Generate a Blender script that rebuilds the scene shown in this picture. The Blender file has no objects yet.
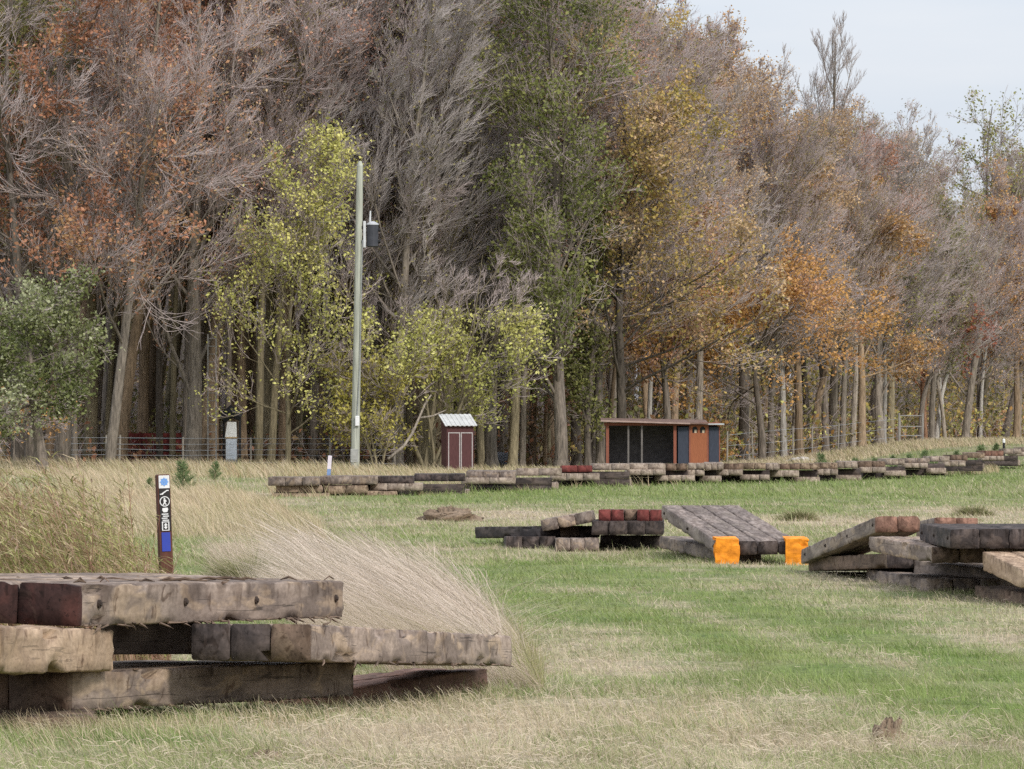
import bpy, math, random
import numpy as np
from mathutils import Matrix, Vector

random.seed(7)
rng = np.random.default_rng(7)
S = bpy.context.scene
COL = S.collection

# ------------------------------------------------------------------ camera, world, sun, exposure
F, CX, HY, CAMZ = 6000.0, 512.0, 435.0, 1.75       # focal length in pixels, centre column, horizon row, eye height
cam_d = bpy.data.cameras.new('camera')
cam = bpy.data.objects.new('camera', cam_d); COL.objects.link(cam)
cam_d.sensor_width = 36.0; cam_d.lens = 36.0 * F / 1024.0
cam_d.clip_start = 0.5; cam_d.clip_end = 9000
cam.location = (0, 0, CAMZ)
cam.rotation_euler = (math.radians(90) + math.atan((HY - 384.5) / F), 0, 0)
S.camera = cam

SUN_EL, SUN_AZ = math.radians(36), math.radians(146)   # azimuth from +Y clockwise: to the right and behind
w = bpy.data.worlds.new('World'); S.world = w; w.use_nodes = True
nt = w.node_tree; nt.nodes.clear()
out = nt.nodes.new('ShaderNodeOutputWorld'); bg = nt.nodes.new('ShaderNodeBackground')
sky = nt.nodes.new('ShaderNodeTexSky'); sky.sky_type = 'NISHITA'; sky.sun_disc = False
sky.sun_elevation = SUN_EL; sky.sun_rotation = SUN_AZ; sky.air_density = 1.0; sky.dust_density = 2.0
tc = nt.nodes.new('ShaderNodeTexCoord'); mp = nt.nodes.new('ShaderNodeMapping'); mp.inputs['Scale'].default_value = (6, 6, 40)
nz = nt.nodes.new('ShaderNodeTexNoise'); nz.inputs['Scale'].default_value = 1.6; nz.inputs['Detail'].default_value = 5
cr = nt.nodes.new('ShaderNodeValToRGB')
cr.color_ramp.elements[0].position = 0.35; cr.color_ramp.elements[0].color = (6.85, 7.4, 8.25, 1)
cr.color_ramp.elements[1].position = 0.65; cr.color_ramp.elements[1].color = (7.6, 7.9, 8.5, 1)
mx = nt.nodes.new('ShaderNodeMix'); mx.data_type = 'RGBA'; mx.inputs['Factor'].default_value = 0.88
nt.links.new(tc.outputs['Generated'], mp.inputs['Vector']); nt.links.new(mp.outputs['Vector'], nz.inputs['Vector'])
nt.links.new(nz.outputs['Fac'], cr.inputs['Fac'])
nt.links.new(sky.outputs['Color'], mx.inputs['A']); nt.links.new(cr.outputs['Color'], mx.inputs['B'])
sp_ = nt.nodes.new('ShaderNodeSeparateXYZ'); mr_ = nt.nodes.new('ShaderNodeMapRange')
mr_.inputs['From Min'].default_value = 0.04; mr_.inputs['From Max'].default_value = 0.9; mr_.inputs['To Min'].default_value = 1.0; mr_.inputs['To Max'].default_value = 2.0
nt.links.new(tc.outputs['Generated'], sp_.inputs['Vector']); nt.links.new(sp_.outputs['Z'], mr_.inputs['Value'])
ov = nt.nodes.new('ShaderNodeVectorMath'); ov.operation = 'SCALE'
nt.links.new(mx.outputs['Result'], ov.inputs[0]); nt.links.new(mr_.outputs['Result'], ov.inputs['Scale'])
nt.links.new(ov.outputs['Vector'], bg.inputs['Color']); bg.inputs['Strength'].default_value = 0.1
nt.links.new(bg.outputs['Background'], out.inputs['Surface'])

sd = bpy.data.lights.new('sun', 'SUN'); sd.energy = 2.3; sd.angle = math.radians(10); sd.color = (1, 0.95, 0.87)
sun = bpy.data.objects.new('sun', sd); COL.objects.link(sun)
sdir = Vector((math.sin(SUN_AZ) * math.cos(SUN_EL), math.cos(SUN_AZ) * math.cos(SUN_EL), math.sin(SUN_EL)))
sun.rotation_euler = sdir.to_track_quat('Z', 'Y').to_euler(); sun.location = (30, -20, 60)
S.view_settings.view_transform = 'Standard'; S.view_settings.look = 'None'
S.view_settings.exposure = 0.14; S.view_settings.gamma = 1.0
try: S.view_settings.use_curve_mapping = False
except Exception: pass
S.render.engine = 'CYCLES'
S.cycles.max_bounces = 6; S.cycles.diffuse_bounces = 3; S.cycles.transparent_max_bounces = 4
S.cycles.volume_bounces = 0
S.cycles.use_denoising = False; S.cycles.use_adaptive_sampling = False

# ------------------------------------------------------------------ terrain function and pixel helpers
HD = np.array([-60, 0, 20, 23, 28, 33, 40, 50, 64, 88, 140, 180, 230, 260, 5000.])
HV = np.array([1.1, 1.1, 1.2, 1.27, 1.365, 1.50, 1.62, 1.70, 1.74, 1.665, 1.54, 1.48, 1.44, 1.43, 1.43])
def sstep(a, b, x):
    t = np.clip((x - a) / (b - a), 0, 1); return t * t * (3 - 2 * t)
def vnoise(x, y, sc, seed=0):
    x = np.asarray(x, float) / sc + seed * 17.3; y = np.asarray(y, float) / sc - seed * 9.1
    xi = np.floor(x).astype(np.int64); yi = np.floor(y).astype(np.int64); fx = x - xi; fy = y - yi
    fx = fx * fx * (3 - 2 * fx); fy = fy * fy * (3 - 2 * fy)
    def hsh(a, b):
        v = np.sin(a * 127.1 + b * 311.7 + seed * 74.7) * 43758.5453
        return v - np.floor(v)
    return (hsh(xi, yi) * (1 - fx) + hsh(xi + 1, yi) * fx) * (1 - fy) + (hsh(xi, yi + 1) * (1 - fx) + hsh(xi + 1, yi + 1) * fx) * fy
def hh(x, y):
    x = np.asarray(x, float); y = np.asarray(y, float)
    h = np.interp(y, HD, HV)
    u = x / np.maximum(y, 20)
    h = h - sstep(.03, .075, u) * sstep(215, 335, y) * 1.05
    h = h - 0.05 * (vnoise(x, y, 2.1, 3) - .5) - 0.03 * (vnoise(x, y, .6, 4) - .5)
    return h
def gz(x, y): return CAMZ - hh(x, y)
def P(px, py, d): return np.array([(px - CX) / F * d, d, CAMZ - (py - HY) / F * d])
def G(px, d):
    x = (px - CX) / F * d
    return np.array([x, d, float(gz(x, d))])
def pxpy(x, y):
    yy = np.maximum(y, 5)
    return CX + F * x / yy, HY + F * np.interp(yy, HD, HV) / yy

# ------------------------------------------------------------------ materials
def nodemat(name):
    m = bpy.data.materials.new(name); m.use_nodes = True
    n = m.node_tree; b = n.nodes['Principled BSDF']
    b.inputs['Specular IOR Level'].default_value = 0.25
    return m, n, b
def lin(c):
    c = np.array(c, float) / 255.0
    return tuple(np.where(c <= .04045, c / 12.92, ((c + .055) / 1.055) ** 2.4))
def mat_plain(name, col, rough=.8, var=.25, scale=3.0, metal=0.0, bump=.0, stretch=(1, 1, 1)):
    m, n, b = nodemat(name)
    t = n.nodes.new('ShaderNodeTexCoord'); mp = n.nodes.new('ShaderNodeMapping'); mp.inputs['Scale'].default_value = stretch
    z = n.nodes.new('ShaderNodeTexNoise'); z.inputs['Scale'].default_value = scale; z.inputs['Detail'].default_value = 6
    r = n.nodes.new('ShaderNodeValToRGB')
    r.color_ramp.elements[0].position = .3; r.color_ramp.elements[1].position = .7
    r.color_ramp.elements[0].color = (*[c * (1 - var) for c in col], 1)
    r.color_ramp.elements[1].color = (*[min(1, c * (1 + var)) for c in col], 1)
    n.links.new(t.outputs['Object'], mp.inputs['Vector']); n.links.new(mp.outputs['Vector'], z.inputs['Vector'])
    n.links.new(z.outputs['Fac'], r.inputs['Fac']); n.links.new(r.outputs['Color'], b.inputs['Base Color'])
    b.inputs['Roughness'].default_value = rough; b.inputs['Metallic'].default_value = metal
    if bump:
        bp = n.nodes.new('ShaderNodeBump'); bp.inputs['Strength'].default_value = bump; bp.inputs['Distance'].default_value = .02
        n.links.new(z.outputs['Fac'], bp.inputs['Height']); n.links.new(bp.outputs['Normal'], b.inputs['Normal'])
    return m
def mat_attr(name, rough=.75, trans=0.0):
    m, n, b = nodemat(name)
    a = n.nodes.new('ShaderNodeAttribute'); a.attribute_name = 'Col'
    n.links.new(a.outputs['Color'], b.inputs['Base Color']); b.inputs['Roughness'].default_value = rough
    b.inputs['Specular IOR Level'].default_value = .15
    if trans:
        o = n.nodes['Material Output']; t = n.nodes.new('ShaderNodeBsdfTranslucent'); mxs = n.nodes.new('ShaderNodeMixShader')
        mxs.inputs['Fac'].default_value = trans
        n.links.new(a.outputs['Color'], t.inputs['Color']); n.links.new(b.outputs['BSDF'], mxs.inputs[1])
        n.links.new(t.outputs['BSDF'], mxs.inputs[2]); n.links.new(mxs.outputs['Shader'], o.inputs['Surface'])
    return m
def mat_wood(name, c_lo, c_hi, mud=.25, mudcol=(.30, .235, .17), crack=.55):
    """weathered sawn timber: grain along local X, stains, drying cracks, mud in patches"""
    m, n, b = nodemat(name)
    L = n.links.new
    t = n.nodes.new('ShaderNodeTexCoord'); oi = n.nodes.new('ShaderNodeObjectInfo')
    ad = n.nodes.new('ShaderNodeVectorMath'); ad.operation = 'ADD'
    sc = n.nodes.new('ShaderNodeVectorMath'); sc.operation = 'SCALE'; sc.inputs[0].default_value = (37, 11, 23)
    L(oi.outputs['Random'], sc.inputs['Scale']); L(t.outputs['Object'], ad.inputs[0]); L(sc.outputs['Vector'], ad.inputs[1])
    def noise(st, s, det=6, dist=0.0):
        mp = n.nodes.new('ShaderNodeMapping'); mp.inputs['Scale'].default_value = st
        z = n.nodes.new('ShaderNodeTexNoise'); z.inputs['Scale'].default_value = s; z.inputs['Detail'].default_value = det
        z.inputs['Distortion'].default_value = dist
        L(ad.outputs['Vector'], mp.inputs['Vector']); L(mp.outputs['Vector'], z.inputs['Vector']); return z
    def ramp(src, p0, p1, c0, c1):
        r = n.nodes.new('ShaderNodeValToRGB'); e = r.color_ramp.elements
        e[0].position = p0; e[1].position = p1; e[0].color = (*c0, 1); e[1].color = (*c1, 1)
        L(src, r.inputs['Fac']); return r
    def mix(fac, a, bb, mode='MIX'):
        x = n.nodes.new('ShaderNodeMix'); x.data_type = 'RGBA'; x.blend_type = mode
        if hasattr(fac, 'links'): L(fac, x.inputs['Factor'])
        else: x.inputs['Factor'].default_value = fac
        for sk, v in (('A', a), ('B', bb)):
            if hasattr(v, 'links'): L(v, x.inputs[sk])
            else: x.inputs[sk].default_value = (*v, 1)
        return x.outputs['Result']
    grain = noise((.5, 18, 18), 2.4, 8, .5)
    base = ramp(grain.outputs['Fac'], .25, .75, tuple(np.array(c_lo) * .35 + np.array(c_hi) * .65), c_hi).outputs['Color']
    big = noise((.55, 2.4, 2.4), 2.2, 9, .8)                       # blotches of dirt and weathering
    c = mix(ramp(big.outputs['Fac'], .44, .60, (.85,) * 3, (0, 0, 0)).outputs['Color'], base, c_lo)
    mudn = noise((.8, 3.0, 3.0), 2.4, 10, 1.0)
    mf = ramp(mudn.outputs['Fac'], .55 - .12 * mud, .60, (0, 0, 0), (min(.9, mud * 2.4),) * 3).outputs['Color']
    c = mix(mf, c, mudcol)
    vert = noise((2.4, 3.6, 2.6), 2.6, 9, 1.4)                      # gouges and dark run marks
    c = mix(1.0, c, ramp(vert.outputs['Fac'], .32, .40, (.50, .45, .42), (1, 1, 1)).outputs['Color'], 'MULTIPLY')
    sx = n.nodes.new('ShaderNodeSeparateXYZ'); L(t.outputs['Object'], sx.inputs['Vector'])
    zm = n.nodes.new('ShaderNodeMapRange'); zm.inputs['From Min'].default_value = .05; zm.inputs['From Max'].default_value = .21; zm.inputs['To Min'].default_value = -.10; zm.inputs['To Max'].default_value = .20
    L(sx.outputs['Z'], zm.inputs['Value'])
    dn = noise((2.2, 7, .9), 2.2, 8, .8); da = n.nodes.new('ShaderNodeMath'); da.operation = 'ADD'; L(dn.outputs['Fac'], da.inputs[0]); L(zm.outputs['Result'], da.inputs[1])
    c = mix(1.0, c, ramp(da.outputs['Value'], .56, .70, (1, 1, 1), (.60, .57, .55)).outputs['Color'], 'MULTIPLY')
    fine = noise((9, 26, 26), 2.0, 6)
    c = mix(1.0, c, ramp(fine.outputs['Fac'], .3, .7, (.78, .77, .76), (1.12, 1.12, 1.12)).outputs['Color'], 'MULTIPLY')
    ck = noise((.5, 26, 26), 1.6, 4, 1.4)
    c = mix(1.0, c, ramp(ck.outputs['Fac'], .335, .365, (1 - crack,) * 3, (1, 1, 1)).outputs['Color'], 'MULTIPLY')
    mr = n.nodes.new('ShaderNodeMapRange'); mr.inputs['To Min'].default_value = .88; mr.inputs['To Max'].default_value = 1.14
    L(oi.outputs['Random'], mr.inputs['Value'])
    hs = n.nodes.new('ShaderNodeHueSaturation'); L(mr.outputs['Result'], hs.inputs['Value']); L(c, hs.inputs['Color'])
    L(hs.outputs['Color'], b.inputs['Base Color']); b.inputs['Roughness'].default_value = .9
    bp = n.nodes.new('ShaderNodeBump'); bp.inputs['Strength'].default_value = .55; bp.inputs['Distance'].default_value = .012
    am = n.nodes.new('ShaderNodeMath'); am.operation = 'ADD'
    L(mudn.outputs['Fac'], am.inputs[0]); L(vert.outputs['Fac'], am.inputs[1])
    L(am.outputs['Value'], bp.inputs['Height']); L(bp.outputs['Normal'], b.inputs['Normal'])
    return m
def mat_bark(name, c0, c1):
    m, n, b = nodemat(name); L = n.links.new
    t = n.nodes.new('ShaderNodeTexCoord'); oi = n.nodes.new('ShaderNodeObjectInfo')
    mp = n.nodes.new('ShaderNodeMapping'); mp.inputs['Scale'].default_value = (5, 5, .8)
    ad = n.nodes.new('ShaderNodeVectorMath'); ad.operation = 'ADD'
    L(t.outputs['Object'], ad.inputs[0]); L(oi.outputs['Random'], ad.inputs[1]); L(ad.outputs['Vector'], mp.inputs['Vector'])
    z = n.nodes.new('ShaderNodeTexNoise'); z.inputs['Scale'].default_value = 2.5; z.inputs['Detail'].default_value = 8; z.inputs['Distortion'].default_value = .5
    L(mp.outputs['Vector'], z.inputs['Vector'])
    r = n.nodes.new('ShaderNodeValToRGB'); r.color_ramp.elements[0].position = .32; r.color_ramp.elements[1].position = .68
    r.color_ramp.elements[0].color = (*c0, 1); r.color_ramp.elements[1].color = (*c1, 1)
    L(z.outputs['Fac'], r.inputs['Fac'])
    mr = n.nodes.new('ShaderNodeMapRange'); mr.inputs['To Min'].default_value = .65; mr.inputs['To Max'].default_value = 1.35
    L(oi.outputs['Random'], mr.inputs['Value'])
    hs = n.nodes.new('ShaderNodeHueSaturation'); L(mr.outputs['Result'], hs.inputs['Value']); L(r.outputs['Color'], hs.inputs['Color'])
    L(hs.outputs['Color'], b.inputs['Base Color']); b.inputs['Roughness'].default_value = .95
    bp = n.nodes.new('ShaderNodeBump'); bp.inputs['Strength'].default_value = .8; bp.inputs['Distance'].default_value = .05
    L(z.outputs['Fac'], bp.inputs['Height']); L(bp.outputs['Normal'], b.inputs['Normal'])
    return m
W_TAN = mat_wood('weathered tan timber', (.18, .138, .115), (.41, .32, .26), .3, (.43, .32, .225))
W_LIGHT = mat_wood('pale split timber', (.33, .23, .155), (.56, .41, .285), .15, (.48, .34, .22), .35)
W_RAMP = mat_wood('worn grey planks', (.18, .145, .13), (.35, .285, .25), .12, (.33, .28, .22))
W_GREY = mat_wood('weathered grey timber', (.14, .112, .098), (.34, .275, .23), .25, (.33, .25, .18))
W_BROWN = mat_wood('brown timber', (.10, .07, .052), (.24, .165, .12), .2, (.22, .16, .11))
W_DARK = mat_wood('dark stained and shade timber', (.036, .029, .028), (.115, .09, .082), .14, (.16, .12, .1))  # real dark mats; also painted shade on near beam ends and inner far mats
W_REDBR = mat_wood('red brown timber', (.17, .095, .07), (.36, .20, .145), .12, (.26, .17, .12))
W_MAROON = mat_wood('dark red painted timber', (.035, .018, .016), (.085, .034, .028), .15, (.10, .065, .05))
W_RED = mat_wood('red painted timber', (.11, .03, .026), (.23, .06, .052), .06, (.2, .1, .08), .4)
W_MUD = mat_wood('muddy timber', (.14, .10, .07), (.33, .245, .175), .4, (.36, .27, .19), .5)
W_FAR = mat_wood('sun bleached timber', (.24, .19, .155), (.45, .37, .305), .2, (.42, .34, .26), .4)
ORANGE = mat_plain('orange paint', (.80, .265, .02), .75, .36, 11, bump=.8)
STEEL = mat_plain('rusty steel', (.05, .035, .028), .7, .4, 30)
BLACK = mat_plain('black paint', (.02, .02, .022), .6, .2, 10)
WHITE = mat_plain('white paint', (.72, .72, .72), .6, .12, 10)
GLASSY = mat_plain('grey metal', (.28, .29, .30), .45, .2, 12, .4)
LEAFM = mat_attr('leaves', .6, .3)
GRASSM = mat_attr('grass blades', .7, .22)
TWIGM = mat_plain('twig bark', (.46, .38, .36), .9, .25, .35)
TWIGM2 = mat_plain('twig bark greyer', (.42, .37, .345), .9, .25, .35)
BARK_G = mat_bark('grey bark', (.13, .11, .09), (.33, .28, .23))
BARK_B = mat_bark('brown bark', (.14, .102, .068), (.33, .24, .16))
BARK_D = mat_bark('dark bark', (.075, .063, .052), (.20, .165, .135))
BARK_O = mat_bark('olive bark', (.125, .105, .068), (.31, .26, .165))
BARK_P = mat_bark('orange brown bark', (.14, .075, .045), (.30, .17, .105))
BARK_W = mat_bark('pale bark', (.22, .2, .18), (.46, .43, .39))

# ------------------------------------------------------------------ mesh helpers
def mesh_np(name, V, quads=None, tris=None, mats=None, col=None, midx=None, smooth=False):
    V = np.asarray(V, np.float32).reshape(-1, 3)
    me = bpy.data.meshes.new(name); me.vertices.add(len(V)); me.vertices.foreach_set('co', V.ravel())
    nq = 0 if quads is None else len(quads); ntq = 0 if tris is None else len(tris)
    loops = []; starts = []; tot = 0
    if nq: loops.append(np.asarray(quads).ravel()); starts.append(np.arange(nq) * 4); tot = nq * 4
    if ntq: loops.append(np.asarray(tris).ravel()); starts.append(tot + np.arange(ntq) * 3)
    loops = np.concatenate(loops).astype(np.int32); starts = np.concatenate(starts).astype(np.int32)
    me.loops.add(len(loops)); me.loops.foreach_set('vertex_index', loops)
    me.polygons.add(len(starts)); me.polygons.foreach_set('loop_start', starts)
    if midx is not None: me.polygons.foreach_set('material_index', np.asarray(midx, np.int32))
    if smooth: me.polygons.foreach_set('use_smooth', np.ones(len(starts), bool))
    for m in (mats or []): me.materials.append(m)
    if col is not None:
        a = me.color_attributes.new('Col', 'FLOAT_COLOR', 'POINT')
        c = np.ones((len(V), 4), np.float32); c[:, :3] = col; a.data.foreach_set('color', c.ravel())
    me.update(calc_edges=True)
    return me
def link(name, me, parent=None, loc=None):
    o = bpy.data.objects.new(name, me); COL.objects.link(o)
    if parent is not None: o.parent = parent
    if loc is not None: o.location = loc
    return o
def tag(o, label=None, cat=None, group=None, kind=None):
    if label: o['label'] = label
    if cat: o['category'] = cat
    if group: o['group'] = group
    if kind: o['kind'] = kind
    return o
def thing(name, label, cat, loc=(0, 0, 0), rz=0.0, group=None):
    o = bpy.data.objects.new(name, None); COL.objects.link(o); o.empty_display_size = .2
    o.location = loc; o.rotation_euler = (0, 0, rz)
    return tag(o, label, cat, group)
class MB:
    """collects boxes, tubes and prisms into ONE mesh"""
    def __init__(s): s.V = []; s.Fc = []; s.mi = []; s.n = 0
    def add(s, V, Fs, mi=0):
        V = [tuple(v) for v in V]
        s.V += V; s.Fc += [tuple(i + s.n for i in f) for f in Fs]; s.mi += [mi] * len(Fs); s.n += len(V); return s
    def box(s, a, b, mi=0, bev=0.0):
        (x0, y0, z0), (x1, y1, z1) = a, b
        if not bev:
            return s.add([(x0, y0, z0), (x1, y0, z0), (x1, y1, z0), (x0, y1, z0), (x0, y0, z1), (x1, y0, z1), (x1, y1, z1), (x0, y1, z1)],
                         [(0, 3, 2, 1), (4, 5, 6, 7), (0, 1, 5, 4), (1, 2, 6, 5), (2, 3, 7, 6), (3, 0, 4, 7)], mi)
        e = bev; Vv = []
        for z, i in ((z0, e), (z0 + e, 0), (z1 - e, 0), (z1, e)):
            Vv += [(x0 + i, y0 + i, z), (x1 - i, y0 + i, z), (x1 - i, y1 - i, z), (x0 + i, y1 - i, z)]
        Fs = [(3, 2, 1, 0), (12, 13, 14, 15)]
        for k in range(3):
            for j in range(4): Fs.append((k * 4 + j, k * 4 + (j + 1) % 4, k * 4 + 4 + (j + 1) % 4, k * 4 + 4 + j))
        return s.add(Vv, Fs, mi)
    def tube(s, pts, rad, n=8, mi=0):
        pts = [Vector(p) for p in pts]
        if not hasattr(rad, '__len__'): rad = [rad] * len(pts)
        Vv = []
        for i, p in enumerate(pts):
            t = (pts[min(i + 1, len(pts) - 1)] - pts[max(i - 1, 0)]).normalized()
            a = t.cross(Vector((.31, .9, .27))).normalized(); b = t.cross(a)
            for k in range(n):
                th = 2 * math.pi * k / n; Vv.append(p + (a * math.cos(th) + b * math.sin(th)) * rad[i])
        Fs = [tuple(range(n))[::-1], tuple(range((len(pts) - 1) * n, len(pts) * n))]
        for i in range(len(pts) - 1):
            for k in range(n): Fs.append((i * n + k, i * n + (k + 1) % n, (i + 1) * n + (k + 1) % n, (i + 1) * n + k))
        return s.add(Vv, Fs, mi)
    def prism(s, poly, y0, y1, mi=0):        # polygon in x,z extruded in y
        n = len(poly)
        Vv = [(x, y0, z) for x, z in poly] + [(x, y1, z) for x, z in poly]
        Fs = [tuple(range(n)), tuple(range(n, 2 * n))[::-1]] + [(i, n + i, n + (i + 1) % n, (i + 1) % n) for i in range(n)]
        return s.add(Vv, Fs, mi)
    def build(s, name, mats, parent=None, loc=None, smooth=False):
        me = bpy.data.meshes.new(name); me.from_pydata(s.V, [], s.Fc)
        for m in (mats if isinstance(mats, (list, tuple)) else [mats]): me.materials.append(m)
        me.polygons.foreach_set('material_index', s.mi)
        if smooth: me.polygons.foreach_set('use_smooth', [True] * len(s.Fc))
        me.update(); return link(name, me, parent, loc)

# ------------------------------------------------------------------ ground colour field (dry and green patches of the meadow)
GREEN = np.array([.19, .28, .072]); GREEN2 = np.array([.31, .355, .135])
STRAW = np.array([.60, .51, .385]); STRAW2 = np.array([.44, .36, .25]); LITTER = np.array([.22, .145, .085])
DLX = [-400, 0, 450, 600, 720, 830, 930, 1024, 1400]
DLY = [238, 245, 250, 256, 278, 312, 350, 385, 440]
def tree_edge(px): return np.interp(px, DLX, DLY)
BLOB = [(440, 744, 420, 36, .26), (880, 448, 200, 8, .3), (190, 575, 230, 26, -.42), (500, 499, 90, 8, -.42), (900, 479, 200, 11, -.38), (650, 497, 200, 8, -.25), (910, 690, 190, 36, -.22),
        (150, 745, 170, 20, -.22), (490, 690, 60, 18, -.3), (600, 748, 60, 14, -.28), (980, 700, 80, 24, -.2), (760, 655, 120, 18, -.2),
        (640, 590, 130, 8, .42), (560, 722, 230, 34, .3), (820, 742, 170, 14, .28), (940, 612, 130, 12, .1), (700, 522, 200, 8, .2), (760, 640, 330, 60, -.17), (560, 600, 60, 30, -.1), (760, 487, 330, 9, -.22),
        (520, 514, 60, 8, .4), (960, 515, 90, 12, .22), (600, 660, 70, 26, .2), (1000, 640, 60, 14, .18), (80, 715, 120, 12, .1),
        (210, 505, 130, 22, .3), (850, 446, 260, 7, .55), (380, 745, 120, 20, .15), (760, 610, 150, 8, .1)]
LINE = [([545, 640, 760, 880, 1060], [572, 584, 611, 640, 690], 8, -.52), ([560, 690, 800, 930, 1080], [600, 632, 672, 704, 728], 9, -.46),
        ([540, 650, 770, 900, 1060], [586, 600, 632, 668, 706], 6, .18)]
def straw(x, y):
    px, py = pxpy(x, y)
    s = .40 + .55 * (vnoise(x, y, 1.1, 1) - .5) + .42 * (vnoise(x, y, .33, 2) - .5) + .5 * (vnoise(x, y * .35, 4.5, 6) - .5)
    for bx, by, rx, ry, v in BLOB:
        s = s + v * np.exp(-((px - bx) / rx) ** 2 - ((py - by) / ry) ** 2)
    for lx, ly, hw, v in LINE:
        yc = np.interp(px, lx, ly); m = (px > lx[0] - 60)
        s = s + v * np.exp(-((py - yc) / (hw + (px - 500) * .012)) ** 2) * m
    return s
def ground_col(x, y, jit=None):
    s = straw(x, y)
    if jit is not None: s = s + jit
    s = np.clip((s - .5) * 1.5 + .5, 0, 1)[:, None]
    px, _ = pxpy(x, y)
    g = GREEN * .85 + (GREEN2 - GREEN) * vnoise(x, y, .5, 9)[:, None]
    st = STRAW2 + (STRAW - STRAW2) * vnoise(x, y, .4, 10)[:, None]
    c = g * (1 - s) + st * s
    wd = sstep(-6, 10, y - tree_edge(px) + 8 * (vnoise(x, y, 6, 11) - .5))[:, None]
    lit = LITTER * (.7 + .6 * vnoise(x, y, 1.5, 12)[:, None])
    return c * (1 - wd) + lit * wd

ys = np.concatenate([np.linspace(-60, 18, 14), 18.5 * (420 / 18.5) ** np.linspace(0, 1, 620), np.geomspace(430, 6000, 60)])
us = np.concatenate([-np.geomspace(3, .125, 24), np.linspace(-.12, .12, 300), np.geomspace(.125, 3, 24)])
YY, UU = np.meshgrid(ys, us, indexing='ij'); XX = UU * np.maximum(YY, 40)
ZZ = gz(XX, YY)
ny, nu = YY.shape
idx = np.arange(ny * nu).reshape(ny, nu)
q = np.stack([idx[:-1, :-1], idx[:-1, 1:], idx[1:, 1:], idx[1:, :-1]], -1).reshape(-1, 4)
m, n_, b_ = nodemat('meadow ground')
a_ = n_.nodes.new('ShaderNodeAttribute'); a_.attribute_name = 'Col'
z_ = n_.nodes.new('ShaderNodeTexNoise'); z_.inputs['Scale'].default_value = 14; z_.inputs['Detail'].default_value = 8
t_ = n_.nodes.new('ShaderNodeTexCoord'); n_.links.new(t_.outputs['Object'], z_.inputs['Vector'])
r_ = n_.nodes.new('ShaderNodeValToRGB'); r_.color_ramp.elements[0].position = .3; r_.color_ramp.elements[1].position = .7
r_.color_ramp.elements[0].color = (.45, .42, .4, 1); r_.color_ramp.elements[1].color = (1.15, 1.12, 1.1, 1)
x_ = n_.nodes.new('ShaderNodeMix'); x_.data_type = 'RGBA'; x_.blend_type = 'MULTIPLY'; x_.inputs['Factor'].default_value = 1
n_.links.new(z_.outputs['Fac'], r_.inputs['Fac']); n_.links.new(a_.outputs['Color'], x_.inputs['A']); n_.links.new(r_.outputs['Color'], x_.inputs['B'])
n_.links.new(x_.outputs['Result'], b_.inputs['Base Color']); b_.inputs['Roughness'].default_value = .95
bp_ = n_.nodes.new('ShaderNodeBump'); bp_.inputs['Distance'].default_value = .05; n_.links.new(z_.outputs['Fac'], bp_.inputs['Height']); n_.links.new(bp_.outputs['Normal'], b_.inputs['Normal'])
gme = mesh_np('ground', np.stack([XX, YY, ZZ], -1), quads=q, mats=[m], col=ground_col(XX.ravel(), YY.ravel()) * .8, smooth=True)
tag(link('ground', gme), 'mown meadow ground rising gently to the wood', None, None, 'structure')

# ------------------------------------------------------------------ trees
def norm(v): return v / np.maximum(np.linalg.norm(v, axis=-1, keepdims=True), 1e-9)
def grow(rg, P0, D, L, K, up, wind, wob):
    n = len(P0); out = np.zeros((n, K, 3)); out[:, 0] = P0; d = norm(D); st = (L / (K - 1))[:, None]
    bias = np.array([wind, 0, up]) / (K - 1)
    for k in range(1, K):
        d = norm(d + bias + wob * rg.normal(size=(n, 3)))
        out[:, k] = out[:, k - 1] + d * st
    return out
def spawn(rg, path, Lp, m, t0, t1, ang, f, fall, jit=.3):
    n, K, _ = path.shape
    t = (np.arange(m)[None, :] + rg.random((n, m))) / m * (t1 - t0) + t0
    k = np.clip((t * (K - 1)).astype(int), 0, K - 2); fr = t * (K - 1) - k
    i = np.arange(n)[:, None]
    a = path[i, k]; b = path[i, k + 1]
    pos = a + (b - a) * fr[..., None]; T = norm(b - a)
    pr = norm(np.cross(T, rg.normal(size=T.shape)))
    an = ang * (1 + jit * rg.normal(size=t.shape))
    D = T * np.cos(an)[..., None] + pr * np.sin(an)[..., None]
    L = f * Lp[:, None] * (1 - fall * (t - t0) / max(t1 - t0, 1e-6)) * rg.uniform(.65, 1.25, t.shape)
    return pos.reshape(-1, 3), D.reshape(-1, 3), L.ravel(), t.ravel()
def tubes(path, r0, r1, Sd):
    n, K, _ = path.shape
    T = np.zeros_like(path); T[:, 1:-1] = path[:, 2:] - path[:, :-2]; T[:, 0] = path[:, 1] - path[:, 0]; T[:, -1] = path[:, -1] - path[:, -2]
    T = norm(T); A = norm(np.cross(T, np.array([.31, .9, .27]))); B = np.cross(T, A)
    r = r0[:, None] + (r1 - r0)[:, None] * np.linspace(0, 1, K)[None] ** .9
    th = np.arange(Sd) / Sd * 2 * math.pi
    V = path[:, :, None] + r[:, :, None, None] * (A[:, :, None] * np.cos(th)[None, None, :, None] + B[:, :, None] * np.sin(th)[None, None, :, None])
    ix = np.arange(n * K * Sd).reshape(n, K, Sd); nx = np.roll(ix, -1, 2)
    Q = np.stack([ix[:, :-1], nx[:, :-1], nx[:, 1:], ix[:, 1:]], -1).reshape(-1, 4)
    return V.reshape(-1, 3), Q
def join(parts):
    Vs = []; Qs = []; o = 0
    for V, Q in parts: Vs.append(V); Qs.append(Q + o); o += len(V)
    return np.concatenate(Vs), np.concatenate(Qs)
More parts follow.
